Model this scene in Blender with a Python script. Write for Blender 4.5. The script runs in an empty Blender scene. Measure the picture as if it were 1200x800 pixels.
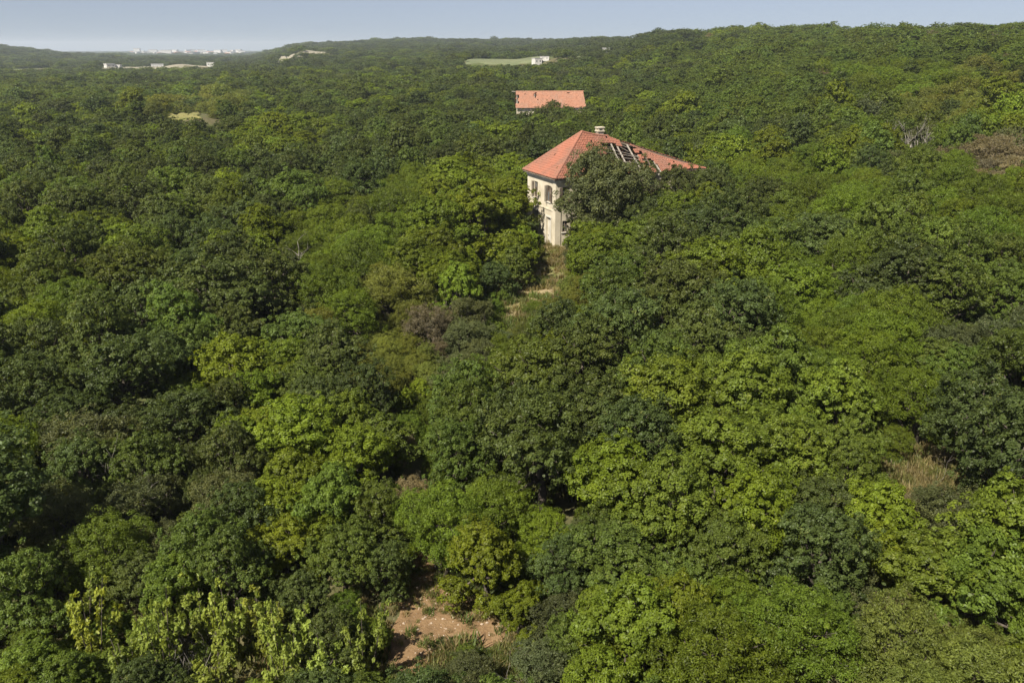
import bpy, bmesh, math, random
import numpy as np
from mathutils import Vector, Matrix, noise
random.seed(7)
RNG = np.random.default_rng(11)
SC = bpy.context.scene
COL = SC.collection
R = math.radians

# ------------------------------------------------------------------ camera, sky, sun, exposure
CAMZ = 22.0
F = 950.0                                   # focal length in photograph pixels (1200 wide)
PITCH = math.atan((400 - 54) / F)
cam_d = bpy.data.cameras.new('camera'); cam = bpy.data.objects.new('camera', cam_d); COL.objects.link(cam)
cam.location = (0, 0, CAMZ); cam.rotation_euler = (math.pi / 2 - PITCH, 0, 0)
cam_d.sensor_width = 36; cam_d.lens = 36 * F / 1200; cam_d.clip_start = 0.1; cam_d.clip_end = 40000
SC.camera = cam
SUN_EL, SUN_AZ = 49.0, -143.0               # azimuth measured clockwise from +Y (ahead); negative = left
world = bpy.data.worlds.new('World'); SC.world = world; world.use_nodes = True
wn = world.node_tree; wn.nodes.clear()
sky = wn.nodes.new('ShaderNodeTexSky'); sky.sky_type = 'NISHITA'; sky.sun_disc = False
sky.sun_elevation = R(SUN_EL); sky.sun_rotation = R(SUN_AZ); sky.altitude = 100
sky.air_density = 1.0; sky.dust_density = 1.0; sky.ozone_density = 5.0
bg = wn.nodes.new('ShaderNodeBackground'); bg.inputs[1].default_value = 0.047
wo = wn.nodes.new('ShaderNodeOutputWorld')
tc_ = wn.nodes.new('ShaderNodeTexCoord'); up_ = wn.nodes.new('ShaderNodeVectorMath'); up_.operation = 'ADD'; up_.inputs[1].default_value = (0, 0, 0.075)
hz_ = wn.nodes.new('ShaderNodeHueSaturation'); hz_.inputs['Saturation'].default_value = 0.62; hz_.inputs['Hue'].default_value = 0.515
wn.links.new(tc_.outputs['Generated'], up_.inputs[0]); wn.links.new(up_.outputs[0], sky.inputs[0]); wn.links.new(sky.outputs[0], hz_.inputs['Color']); wn.links.new(hz_.outputs[0], bg.inputs[0]); wn.links.new(bg.outputs[0], wo.inputs[0])
sun_d = bpy.data.lights.new('sun', 'SUN'); sun_d.energy = 4.3; sun_d.angle = R(0.5); sun_d.color = (1, 0.93, 0.82)
sun = bpy.data.objects.new('sun', sun_d); COL.objects.link(sun)
sdir = Vector((math.sin(R(SUN_AZ)) * math.cos(R(SUN_EL)), math.cos(R(SUN_AZ)) * math.cos(R(SUN_EL)), math.sin(R(SUN_EL))))
sun.rotation_euler = sdir.to_track_quat('Z', 'Y').to_euler(); sun.location = (-40, -20, 80)
SC.view_settings.view_transform = 'Standard'; SC.view_settings.look = 'None'
SC.view_settings.exposure = 1.15; SC.view_settings.gamma = 1.0
SC.cycles.max_bounces = 8; SC.cycles.diffuse_bounces = 4; SC.cycles.transmission_bounces = 4; SC.cycles.volume_bounces = 1
SC.cycles.transparent_max_bounces = 8

CP, SP = math.cos(PITCH), math.sin(PITCH)
def project(x, y, z):
    dz = z - CAMZ
    d = y * CP - dz * SP
    if d < 0.1: return None
    return 600 + F * x / d, 400 - F * (y * SP + dz * CP) / d, d
def ray(px, py):
    cx, cy = (px - 600) / F, (400 - py) / F
    v = Vector((cx, CP + cy * SP, -SP + cy * CP)); return v.normalized()

# ------------------------------------------------------------------ terrain height
KR = [0, 60, 100, 160, 250, 400, 700, 1200, 2000, 4000, 12000]
KP = [0, 150, 300, 380, 480, 600, 700, 770, 900, 1050, 1200]
KZ = np.array([
 [0, 0, 0, 0, -1, -2, -4, -5, 19, -16, -40],
 [0, 0, 0, 0, -1, -2, -4, -6, -2, -17, -40],
 [0, 0, 0, 0, 0, 0, -2, -4, -6, -17, -40],
 [0, 0, 0, 0, 0, 1, 1, 10, 22, -10, -40],
 [0, 0, 0, 0, 1, 2, 4, 13, 31, 0, -40],
 [0, 0, 0, 0, 1, 3, 6, 14, 29, 0, -40],
 [0, 0, 0, 0, 1, 5, 13, 26, 25, 0, -40],
 [0, 0.5, 0, 1, 4, 11, 26.5, 20, 10, 0, -40],
 [0, 1, 1.5, 4, 10, 20, 29, 20, 10, 0, -40],
 [0, 1.5, 3, 7, 13, 22.5, 25, 20, 10, 0, -40],
 [0, 2, 4, 8, 15, 24.0, 27, 22, 10, 0, -40]], float)
KLR = np.log(np.array(KR) + 40.0)
def smoothi(t): return t * t * (3 - 2 * t)
def az_to_px(x, y):
    a = np.arctan2(x, np.maximum(y, 1e-3)) if True else 0
    a = np.where(y <= 0, np.sign(x) * 1.5, a)
    return 600 + F * np.tan(np.clip(a, -0.9, 0.9)) / CP * 0.94
_wv = [(RNG.uniform(0, 6.28), RNG.uniform(0, 6.28), RNG.uniform(0.7, 1.3)) for _ in range(10)]
def gz(x, y):
    x = np.asarray(x, float); y = np.asarray(y, float)
    r = np.hypot(x, y); pf = az_to_px(x, y); p = np.clip(pf, 0, 1200)
    pi = np.clip(np.searchsorted(KP, p, side='right') - 1, 0, len(KP) - 2)
    kp = np.array(KP, float); pt = smoothi((p - kp[pi]) / (kp[pi + 1] - kp[pi]))
    lr = np.log(r + 40.0)
    ri = np.clip(np.searchsorted(KLR, lr, side='right') - 1, 0, len(KR) - 2)
    rt = np.clip((lr - KLR[ri]) / (KLR[ri + 1] - KLR[ri]), 0, 1)
    # monotone-ish linear blend softened
    rt = 0.5 * rt + 0.5 * smoothi(rt)
    z0 = KZ[pi, ri] * (1 - rt) + KZ[pi, ri + 1] * rt
    z1 = KZ[pi + 1, ri] * (1 - rt) + KZ[pi + 1, ri + 1] * rt
    z = z0 * (1 - pt) + z1 * pt
    amp = np.clip((r - 110) / 400, 0, 1) * 1.6
    w = 0
    for i, (a, b, s) in enumerate(_wv):
        L = 38 + i * 17
        w = w + np.sin((x * math.cos(a) + y * math.sin(a)) / L * 2 * math.pi * s + b) * (0.35 + 0.03 * i)
    for (p0, p1, r0, r1, lift) in (BUMPS if r.size and r.max() > 230 else ()):
        if r.size == 1 and not (r0 - 70 < float(r.ravel()[0]) < r1 + 130): continue
        m_ = 22.0 if r0 < 2500 else 60; pm = m_ / r0 * F
        f = np.clip((r - r0 + m_) / m_, 0, 1) * np.clip((r1 + m_ * 2 - r) / (m_ * 2), 0, 1) * np.clip((p - p0 + pm) / pm, 0, 1) * np.clip((p1 + pm - p) / pm, 0, 1)
        z = z + smoothi(f) * lift
    w2 = np.sin(x / 9.0 + 1.3) * np.sin(y / 11.0) * 0.12
    return z + w * amp * 0.7 + w2
BUMPS = []          # low rises that carry the far fields and houses above the treetops before them
def gz1(x, y): return float(gz(x, y))
def ground_at(px, py, h=0.0):
    v = ray(px, py)
    t = np.geomspace(12, 20000, 420)
    for _ in range(2):
        d = CAMZ + v.z * t - gz(v.x * t, v.y * t) - h; i = int(np.argmax(d <= 0))
        if not (d <= 0).any(): i = len(t) - 1
        t = np.linspace(t[max(i - 1, 0)], t[i], 24)
    q = float(t[0] if len(t) == 0 else t[int(np.argmax(CAMZ + v.z * t - gz(v.x * t, v.y * t) - h <= 0))])
    return v.x * q, v.y * q

# ------------------------------------------------------------------ helpers
def tag(o, label=None, cat=None, group=None, kind=None):
    if label: o['label'] = label
    if cat: o['category'] = cat
    if group: o['group'] = group
    if kind: o['kind'] = kind
    return o
def empty(name, loc=(0, 0, 0), rz=0.0):
    o = bpy.data.objects.new(name, None); COL.objects.link(o); o.location = loc; o.rotation_euler = (0, 0, rz)
    o.empty_display_size = 0.3
    return o
def link(name, me, parent=None, mat=None):
    o = bpy.data.objects.new(name, me); COL.objects.link(o)
    if mat and not me.materials: me.materials.append(mat)
    if parent: o.parent = parent
    return o
def np_mesh(name, V, faces4=None, faces3=None, mat=None, fattr=None, smooth=False):
    me = bpy.data.meshes.new(name)
    V = np.asarray(V, np.float32)
    me.vertices.add(len(V)); me.vertices.foreach_set('co', V.ravel())
    loops = []; starts = []; n = 0
    if faces4 is not None and len(faces4):
        q = np.asarray(faces4, np.int32); loops.append(q.ravel()); starts.append(np.arange(len(q)) * 4); n += len(q) * 4
    if faces3 is not None and len(faces3):
        q = np.asarray(faces3, np.int32); loops.append(q.ravel()); starts.append(n + np.arange(len(q)) * 3)
    L = np.concatenate(loops); S = np.concatenate(starts).astype(np.int32)
    me.loops.add(len(L)); me.loops.foreach_set('vertex_index', L)
    me.polygons.add(len(S)); me.polygons.foreach_set('loop_start', S)
    me.update(calc_edges=True); me.validate()
    if fattr is not None:
        for k, a in fattr.items():
            at = me.attributes.new(k, 'FLOAT', 'FACE'); at.data.foreach_set('value', np.asarray(a, np.float32))
    if smooth: me.polygons.foreach_set('use_smooth', np.ones(len(S), bool))
    if mat: me.materials.append(mat)
    return me
class MB:
    def __init__(s): s.v = []; s.f = []
    def quad(s, a, b, c, d):
        n = len(s.v); s.v += [tuple(a), tuple(b), tuple(c), tuple(d)]; s.f.append((n, n + 1, n + 2, n + 3))
    def tri(s, a, b, c):
        n = len(s.v); s.v += [tuple(a), tuple(b), tuple(c)]; s.f.append((n, n + 1, n + 2))
    def hexa(s, p):       # 8 points: bottom 0-3 ccw, top 4-7
        n = len(s.v); s.v += [tuple(q) for q in p]
        for f in ((3, 2, 1, 0), (4, 5, 6, 7), (0, 1, 5, 4), (1, 2, 6, 5), (2, 3, 7, 6), (3, 0, 4, 7)): s.f.append(tuple(n + i for i in f))
    def box(s, c, d, M=None):
        x, y, z = d[0] / 2, d[1] / 2, d[2] / 2
        P = [Vector(q) for q in ((-x, -y, -z), (x, -y, -z), (x, y, -z), (-x, y, -z), (-x, -y, z), (x, -y, z), (x, y, z), (-x, y, z))]
        c = Vector(c)
        s.hexa([(M @ q if M else q) + c for q in P])
    def bar(s, a, b, w, h):
        a = Vector(a); b = Vector(b); d = (b - a).normalized(); up = Vector((0, 0, 1))
        if abs(d.z) > 0.95: up = Vector((1, 0, 0))
        sx = d.cross(up).normalized() * w / 2; uz = sx.cross(d).normalized() * h / 2
        s.hexa([a - sx - uz, a + sx - uz, b + sx - uz, b - sx - uz, a - sx + uz, a + sx + uz, b + sx + uz, b - sx + uz])
    def tube(s, pts, rad, n=6):
        base = len(s.v); k = len(pts)
        for i, p in enumerate(pts):
            p = Vector(p)
            d = (Vector(pts[min(i + 1, k - 1)]) - Vector(pts[max(i - 1, 0)])).normalized()
            a = d.orthogonal().normalized() if i == 0 else (a - d * a.dot(d)).normalized()
            b = d.cross(a)
            for j in range(n):
                t = 2 * math.pi * j / n; q = p + (a * math.cos(t) + b * math.sin(t)) * rad[i]; s.v.append(tuple(q))
        for i in range(k - 1):
            for j in range(n):
                s.f.append((base + i * n + j, base + i * n + (j + 1) % n, base + (i + 1) * n + (j + 1) % n, base + (i + 1) * n + j))
        s.f.append(tuple(base + j for j in reversed(range(n)))); s.f.append(tuple(base + (k - 1) * n + j for j in range(n)))
    def mesh(s, name, mat=None, smooth=False):
        me = bpy.data.meshes.new(name); me.from_pydata(s.v, [], s.f)
        if mat: me.materials.append(mat)
        if smooth:
            me.polygons.foreach_set('use_smooth', np.ones(len(me.polygons), bool))
        me.update(); return me
    def build(s, name, mat, parent=None, smooth=False): return link(name, s.mesh(name, mat, smooth), parent)

# ------------------------------------------------------------------ materials
def mat_new(name):
    m = bpy.data.materials.new(name); m.use_nodes = True; nt = m.node_tree; nt.nodes.clear()
    out = nt.nodes.new('ShaderNodeOutputMaterial'); return m, nt, out
def N(nt, t, **kw):
    n = nt.nodes.new(t)
    for k, v in kw.items():
        if k.startswith('i_'): n.inputs[int(k[2:]) if k[2:].isdigit() else k[2:]].default_value = v
        else: setattr(n, k, v)
    return n
def mixc(nt, fac, a, b, mode='MIX'):
    n = nt.nodes.new('ShaderNodeMix'); n.data_type = 'RGBA'; n.blend_type = mode
    for s, v in ((0, fac), (6, a), (7, b)):
        if isinstance(v, bpy.types.NodeSocket): nt.links.new(v, n.inputs[s])
        else: n.inputs[s].default_value = v if s == 0 else (*v, 1)
    return n.outputs[2]
def ramp(nt, src, stops):
    n = nt.nodes.new('ShaderNodeValToRGB'); nt.links.new(src, n.inputs[0]); e = n.color_ramp.elements
    while len(e) < len(stops): e.new(0.5)
    for i, (p, c) in enumerate(stops):
        e[i].position = p; e[i].color = (*c, 1) if len(c) == 3 else c
    return n.outputs[0]
def noise_tex(nt, scale, detail=4, coord='Object', rough=0.55):
    tc = nt.nodes.new('ShaderNodeTexCoord'); n = nt.nodes.new('ShaderNodeTexNoise')
    n.inputs['Scale'].default_value = scale; n.inputs['Detail'].default_value = detail; n.inputs['Roughness'].default_value = rough
    nt.links.new(tc.outputs[coord], n.inputs['Vector']); return n
def simple_mat(name, c1, c2, scale=2.0, rough=0.85, bump=0.2, detail=5, spec=0.2, bdist=0.03):
    m, nt, out = mat_new(name)
    n = noise_tex(nt, scale, detail); col = ramp(nt, n.outputs[0], [(0.3, c1), (0.7, c2)])
    p = N(nt, 'ShaderNodeBsdfPrincipled'); p.inputs['Roughness'].default_value = rough
    p.inputs['Specular IOR Level'].default_value = spec
    nt.links.new(col, p.inputs['Base Color'])
    if bump:
        n2 = noise_tex(nt, scale * 6, 4); b = N(nt, 'ShaderNodeBump'); b.inputs['Strength'].default_value = bump; b.inputs['Distance'].default_value = bdist
        nt.links.new(n2.outputs[0], b.inputs['Height']); nt.links.new(b.outputs[0], p.inputs['Normal'])
    nt.links.new(p.outputs[0], out.inputs[0]); return m

def leaf_material(name):
    m, nt, out = mat_new(name)
    at = N(nt, 'ShaderNodeAttribute', attribute_type='INSTANCER', attribute_name='tint')
    va = N(nt, 'ShaderNodeAttribute', attribute_type='GEOMETRY', attribute_name='var')
    oi = N(nt, 'ShaderNodeObjectInfo')
    # value factor from leaf and clump variety and the tree's own random
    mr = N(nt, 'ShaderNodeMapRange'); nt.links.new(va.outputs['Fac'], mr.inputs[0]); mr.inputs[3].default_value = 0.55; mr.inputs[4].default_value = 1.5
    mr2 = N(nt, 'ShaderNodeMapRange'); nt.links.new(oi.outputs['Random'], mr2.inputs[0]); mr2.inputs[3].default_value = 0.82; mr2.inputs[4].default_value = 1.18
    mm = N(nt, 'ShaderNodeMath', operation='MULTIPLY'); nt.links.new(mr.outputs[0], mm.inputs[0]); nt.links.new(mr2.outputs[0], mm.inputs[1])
    sc = N(nt, 'ShaderNodeVectorMath', operation='SCALE'); nt.links.new(at.outputs['Vector'], sc.inputs[0]); nt.links.new(mm.outputs[0], sc.inputs['Scale'])
    hs = N(nt, 'ShaderNodeHueSaturation'); nt.links.new(sc.outputs[0], hs.inputs['Color'])
    mh = N(nt, 'ShaderNodeMapRange'); nt.links.new(oi.outputs['Random'], mh.inputs[0]); mh.inputs[3].default_value = 0.490; mh.inputs[4].default_value = 0.504; hs.inputs['Saturation'].default_value = 1.06
    nt.links.new(mh.outputs[0], hs.inputs['Hue'])
    nz = noise_tex(nt, 0.75, 3); nf = ramp(nt, nz.outputs[0], [(0.42, (0, 0, 0)), (0.66, (.75, .75, .75))]); hv = mixc(nt, nf, (1, 1, 1), (1.16, 1.08, .9)); hv2 = mixc(nt, 1.0, hs.outputs[0], hv, 'MULTIPLY')
    # a few leaves turn yellow-brown
    gt = N(nt, 'ShaderNodeMath', operation='GREATER_THAN'); nt.links.new(va.outputs['Fac'], gt.inputs[0]); gt.inputs[1].default_value = 0.93
    g3 = N(nt, 'ShaderNodeMath', operation='MULTIPLY'); nt.links.new(gt.outputs[0], g3.inputs[0]); g3.inputs[1].default_value = 0.35
    col = mixc(nt, g3.outputs[0], hv2, (0.18, 0.15, 0.04))
    p = N(nt, 'ShaderNodeBsdfPrincipled'); p.inputs['Roughness'].default_value = 0.48; p.inputs['Specular IOR Level'].default_value = 0.22
    nt.links.new(col, p.inputs['Base Color'])
    tr = N(nt, 'ShaderNodeBsdfTranslucent'); tc = mixc(nt, 1.0, col, (1.5, 1.35, 0.55), 'MULTIPLY'); nt.links.new(tc, tr.inputs[0])
    mx = N(nt, 'ShaderNodeMixShader'); mx.inputs[0].default_value = 0.44
    nt.links.new(p.outputs[0], mx.inputs[1]); nt.links.new(tr.outputs[0], mx.inputs[2]); nt.links.new(mx.outputs[0], out.inputs[0])
    return m
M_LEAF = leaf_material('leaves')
M_BARK = simple_mat('bark', (0.045, 0.036, 0.028), (0.12, 0.10, 0.08), 5, 0.9, 0.5)
M_DEAD = simple_mat('bleached_wood', (0.17, 0.15, 0.125), (0.33, 0.30, 0.26), 4, 0.8, 0.3)
M_TWIG = simple_mat('dry_twigs', (0.14, 0.11, 0.085), (0.25, 0.20, 0.16), 4, 0.9, 0.2)

# ground: forest floor, litter, patches of dry grass
def ground_material():
    m, nt, out = mat_new('forest_floor')
    big = noise_tex(nt, 0.06, 6); fine = noise_tex(nt, 1.4, 8, rough=0.7); fine2 = noise_tex(nt, 9, 6, rough=0.7)
    c1 = ramp(nt, fine.outputs[0], [(0.3, (0.055, 0.048, 0.028)), (0.52, (0.10, 0.09, 0.042)), (0.75, (0.17, 0.15, 0.075))])
    c2 = ramp(nt, fine2.outputs[0], [(0.3, (0.05, 0.062, 0.02)), (0.7, (0.10, 0.125, 0.04))])
    f = ramp(nt, big.outputs[0], [(0.42, (0, 0, 0)), (0.58, (1, 1, 1))])
    col = mixc(nt, f, c1, c2)
    p = N(nt, 'ShaderNodeBsdfPrincipled'); p.inputs['Roughness'].default_value = 0.95; p.inputs['Specular IOR Level'].default_value = 0.1
    nt.links.new(col, p.inputs['Base Color'])
    b = N(nt, 'ShaderNodeBump'); b.inputs['Strength'].default_value = 0.7; b.inputs['Distance'].default_value = 0.15
    nt.links.new(fine.outputs[0], b.inputs['Height']); nt.links.new(b.outputs[0], p.inputs['Normal'])
    nt.links.new(p.outputs[0], out.inputs[0]); return m
M_GROUND = ground_material()
def dirt_material(name, a, b_, c, grass=(0.12, 0.13, 0.04), gf=0.62):
    m, nt, out = mat_new(name)
    n1 = noise_tex(nt, 1.1, 8, rough=0.65); n2 = noise_tex(nt, 7, 6, rough=0.7); n3 = noise_tex(nt, 0.8, 4)
    c1 = ramp(nt, n1.outputs[0], [(0.3, a), (0.5, b_), (0.72, c)])
    c2 = mixc(nt, 0.45, c1, ramp(nt, n2.outputs[0], [(0.3, a), (0.7, c)]))
    gfac = ramp(nt, n3.outputs[0], [(gf - 0.08, (0, 0, 0)), (gf + 0.04, (1, 1, 1))])
    col = mixc(nt, gfac, c2, grass)
    p = N(nt, 'ShaderNodeBsdfPrincipled'); p.inputs['Roughness'].default_value = 0.95; p.inputs['Specular IOR Level'].default_value = 0.1
    nt.links.new(col, p.inputs['Base Color'])
    b = N(nt, 'ShaderNodeBump'); b.inputs['Strength'].default_value = 0.9; b.inputs['Distance'].default_value = 0.08
    nt.links.new(n2.outputs[0], b.inputs['Height']); nt.links.new(b.outputs[0], p.inputs['Normal'])
    nt.links.new(p.outputs[0], out.inputs[0]); return m
M_DIRT = dirt_material('orange_soil', (0.12, 0.073, 0.036), (0.215, 0.132, 0.066), (0.28, 0.195, 0.105), gf=.78)
M_PALE = dirt_material('pale_dry_soil', (0.20, 0.15, 0.08), (0.30, 0.24, 0.13), (0.38, 0.31, 0.19), (0.15, 0.16, 0.05), 0.55)
M_FIELD = simple_mat('dry_field', (0.09, 0.11, 0.05), (0.15, 0.16, 0.08), 0.05, 0.95, 0)
M_FIELDY = simple_mat('mustard_scrub', (0.12, 0.13, 0.035), (0.24, 0.21, 0.075), 0.15, 0.95, 0)
M_BARE = simple_mat('bare_limestone', (0.16, 0.15, 0.105), (0.29, 0.26, 0.19), 0.05, 0.95, 0)

# ------------------------------------------------------------------ ground sheet
def build_ground():
    rr = [0.0] + list(np.geomspace(3, 110, 90)) + list(np.geomspace(113, 11900, 165)); na = 420
    # angles finer ahead
    t = np.linspace(-math.pi, math.pi, na, endpoint=False); a = t - 0.55 * np.sin(t)     # denser near 0 (ahead)
    V = [(0, 0, gz1(0, 0.01))]
    RRg = np.array(rr[1:])
    X = RRg[:, None] * np.sin(a)[None]; Y = RRg[:, None] * np.cos(a)[None]; Z = gz(X, Y)
    V = np.concatenate([np.array(V), np.stack([X, Y, Z], -1).reshape(-1, 3)])
    nr = len(RRg); idx = np.arange(nr * na).reshape(nr, na) + 1
    nx = np.roll(idx, -1, 1)
    q = np.stack([idx[:-1], idx[1:], nx[1:], nx[:-1]], -1).reshape(-1, 4)[:, ::-1]
    tri = np.stack([np.zeros(na, int), idx[0], nx[0]], -1)[:, ::-1]
    me = np_mesh('ground', V, q, tri, M_GROUND, smooth=True)
    tag(link('ground', me), 'wooded ground rising from flat land to hills', kind='structure')

def patch(name, pts, mat, lift, kind='structure', label=None, jag=0.25, n=14, seed=1):
    """irregular draped sheet; pts = outline in world xy"""
    rnd = random.Random(seed)
    P = [Vector(p) for p in pts]; c = sum(P, Vector((0, 0))) / len(P)
    out = []
    for i in range(len(P)):
        a, b = P[i], P[(i + 1) % len(P)]
        k = max(2, int((b - a).length / (jag * 2.5)))
        for j in range(k):
            q = a.lerp(b, j / k); d = (q - c).normalized(); out.append(q + d * rnd.uniform(-jag, jag))
    V = []; Fq = []; m = len(out)
    for r_i in range(n + 1):
        for q in out:
            s = c.lerp(q, r_i / n)
            edge = r_i / n
            V.append((s.x, s.y, gz1(s.x, s.y) + lift * (1 if edge < 0.99 else -2.0) + (0.03 * noise.noise((s.x * 1.5, s.y * 1.5, 3)) if edge < .99 else 0)))
    for r_i in range(n):
        for j in range(m):
            Fq.append((r_i * m + j, (r_i + 1) * m + j, (r_i + 1) * m + (j + 1) % m, r_i * m + (j + 1) % m))
    me = np_mesh(name, V, Fq, None, mat, smooth=True)
    o = link(name, me); return tag(o, label, kind=kind)
def outline(pix): return [ground_at(*p) for p in pix]

CLEAR = outline([(450, 790), (458, 735), (462, 700), (478, 665), (495, 636), (514, 652), (512, 686), (540, 696), (582, 706), (604, 742), (572, 762), (524, 756), (496, 796)])
PATHP = outline([(580, 392), (590, 352), (608, 336), (626, 320), (636, 300), (642, 284), (662, 284), (664, 310), (664, 338), (640, 354), (620, 364), (606, 392)])
TANP = outline([(1044, 588), (1046, 556), (1066, 546), (1096, 552), (1112, 566), (1096, 584), (1080, 598)])
PINKP = outline([(306, 380), (312, 362), (330, 360), (338, 372), (325, 382)])
patch('dirt_clearing', CLEAR, M_DIRT, 0.05, label='orange stony dirt clearing among bushes at the bottom of the view', seed=3)
patch('footpath', PATHP, M_PALE, 0.05, label='pale sandy path leading up to the corner of the ruined house', seed=4)
patch('bare_patch', TANP, M_PALE, 0.05, label='small tan bare patch among bushes on the right', seed=5)
patch('bare_patch', PINKP, M_DIRT, 0.05, label='tiny pinkish bare spot among dark oaks left of the path', seed=6)
def far_patch(name, px0, px1, py, r0, r1, mat, label, lift=0.6, seed=1):
    """a field between two distances, its edges given by bearing"""
    pts = []
    for k in range(9):
        p = px0 + (px1 - px0) * k / 8; a = math.atan((p - 600) / F * CP / .94); pts.append((math.sin(a) * r0, math.cos(a) * r0))
    for k in range(8, -1, -1):
        p = px0 + (px1 - px0) * k / 8; a = math.atan((p - 600) / F * CP / .94); rr = r1 + (r1 - r0) * 0.3 * math.sin(k * 1.7 + seed); pts.append((math.sin(a) * rr, math.cos(a) * rr))
    return pts, patch(name, pts, mat, lift, label=label, jag=(r1 - r0) * 0.06 + 0.5, n=10, seed=seed)
FIELDS = []
def dist_for(px, py, h=0.0):
    x, y = ground_at(px, py, h); return math.hypot(x, y)
FSPEC = [('field', 548, 640, 75, 71.5, 'F', 'pale green meadow strip beside the distant white house', 2),
 ('field', 140, 262, 79, 76, 'L', 'pale dry field strip on the plain left of the valley', 3),
 ('field', 12, 62, 82, 79, 'F', 'faded green field strip under the far left ridge', 4),
 ('field', 340, 366, 67, 62.5, 'L', 'pale bare cutting on the wooded slope, left piece', 5),
 ('field', 370, 394, 65.5, 61.5, 'L', 'pale bare cutting on the wooded slope, right piece', 6),
 ('field', 206, 246, 140, 132, 'Y', 'mustard yellow scrub clearing in the woods at left', 7),
 ('field', 665, 682, 71, 68, 'F', 'narrow pale meadow right of the distant white house', 9)]
HSPEC = {}
_fr = []
for (nm_, a_, b_, pya, pyb, mt_, lb_, sd_) in FSPEC:
    pm = (a_ + b_) / 2; r0 = dist_for(pm, pya, 5.0); r1 = dist_for(pm, pyb, 5.0); r1 = max(r1, r0 * 1.06); r1 = min(r1, r0 * (1.5 if mt_ != 'L' else 1.14)); _fr.append((r0, r1))
_hr = {}
for (a_, b_, w_) in [(629, 73, 13), (638, 72.5, 12), (709, 62.5, 8), (184, 77, 20), (128, 79.5, 16), (135, 80.5, 18), (86, 80, 15), (232, 77, 16), (247, 77, 15)]:
    _hr[a_] = dist_for(a_, b_, 4.5)
_hr[638] = _hr[629] + 3; _hr[135] = _hr[128] + 4
for (q_, (r0, r1)) in zip(FSPEC, _fr): BUMPS.append((q_[1], q_[2], r0, r1, 4.6))
for a_, r_ in _hr.items():
    if a_ in (638, 135): continue
    if any(q_[1] - 14 < a_ < q_[2] + 14 and r0 * .9 < r_ < r1 * 1.1 for q_, (r0, r1) in zip(FSPEC, _fr)): continue
    BUMPS.append((a_ - 6, a_ + 8, r_ - 8, r_ + 14, 4.0))
for (q_, (r0, r1)) in zip(FSPEC, _fr):
    far_patch(q_[0], q_[1], q_[2], 0, r0, r1, {'F': M_FIELD, 'L': M_BARE, 'Y': M_FIELDY}[q_[5]], q_[6], lift=max(0.4, r0 * 0.0008), seed=q_[7]); FIELDS.append((q_[1], q_[2], r0 - 14, r1 + 4, q_[5]))
for a_, r_ in _hr.items(): FIELDS.append((a_ - 7, a_ + 8, r_ - 14, r_ + 6, 'H'))
build_ground()

# ------------------------------------------------------------------ ruined house
ZE = 8.0; HL, HW = 20.6, 8.4
HA = R(24.3)
HO = Vector((4.75, 91.3, 0.0))
vd = Vector((math.cos(HA), math.sin(HA), 0)); ud = Vector((-math.sin(HA), math.cos(HA), 0))
GH = gz1(HO.x, HO.y)
def hp(v, u, z): return HO + vd * v + ud * u + Vector((0, 0, z))
M_TILE = None
def tile_material(name, base, hi, dirt, moss):
    m, nt, out = mat_new(name)
    va = N(nt, 'ShaderNodeAttribute', attribute_type='GEOMETRY', attribute_name='var')
    c = ramp(nt, va.outputs['Fac'], [(0.0, dirt), (0.25, base), (0.75, base), (1.0, hi)])
    n = noise_tex(nt, 0.45, 6); f = ramp(nt, n.outputs[0], [(0.42, (0, 0, 0)), (0.62, (1, 1, 1))])
    c = mixc(nt, f, c, moss)
    n2 = noise_tex(nt, 6, 5); c = mixc(nt, 0.25, c, ramp(nt, n2.outputs[0], [(0.3, dirt), (0.7, hi)]))
    p = N(nt, 'ShaderNodeBsdfPrincipled'); p.inputs['Roughness'].default_value = 0.85; p.inputs['Specular IOR Level'].default_value = 0.2
    nt.links.new(c, p.inputs['Base Color']); nt.links.new(p.outputs[0], out.inputs[0]); return m
M_TILE = tile_material('clay_tiles', (0.30, 0.118, 0.073), (0.34, 0.15, 0.10), (0.25, 0.10, 0.065), (0.20, 0.108, 0.075))
M_TILE2 = tile_material('pale_clay_tiles', (0.35, 0.17, 0.105), (0.41, 0.23, 0.155), (0.28, 0.13, 0.08), (0.30, 0.17, 0.115))
M_PLASTER = simple_mat('cream_plaster', (0.42, 0.37, 0.27), (0.58, 0.52, 0.40), 0.9, 0.9, 0.25)
M_WHITE = simple_mat('white_plaster', (0.44, 0.41, 0.34), (0.57, 0.54, 0.47), 1.2, 0.9, 0.2)
M_WOOD = simple_mat('weathered_timber', (0.09, 0.065, 0.045), (0.20, 0.16, 0.12), 3, 0.85, 0.3)
M_GREYWOOD = simple_mat('grey_battens', (0.24, 0.21, 0.17), (0.42, 0.38, 0.32), 3, 0.85, 0.3)
M_BRICK = simple_mat('chimney_render', (0.26, 0.20, 0.15), (0.42, 0.35, 0.27), 2.5, 0.9, 0.3)
M_DARK = simple_mat('old_boards', (0.05, 0.04, 0.03), (0.09, 0.07, 0.055), 3, 0.9, 0.2)
m, nt, out = mat_new('dusty_glass'); p = N(nt, 'ShaderNodeBsdfPrincipled'); p.inputs['Base Color'].default_value = (0.10, 0.11, 0.11, 1); p.inputs['Roughness'].default_value = 0.25
nt.links.new(p.outputs[0], out.inputs[0]); M_GLASS = m

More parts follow.
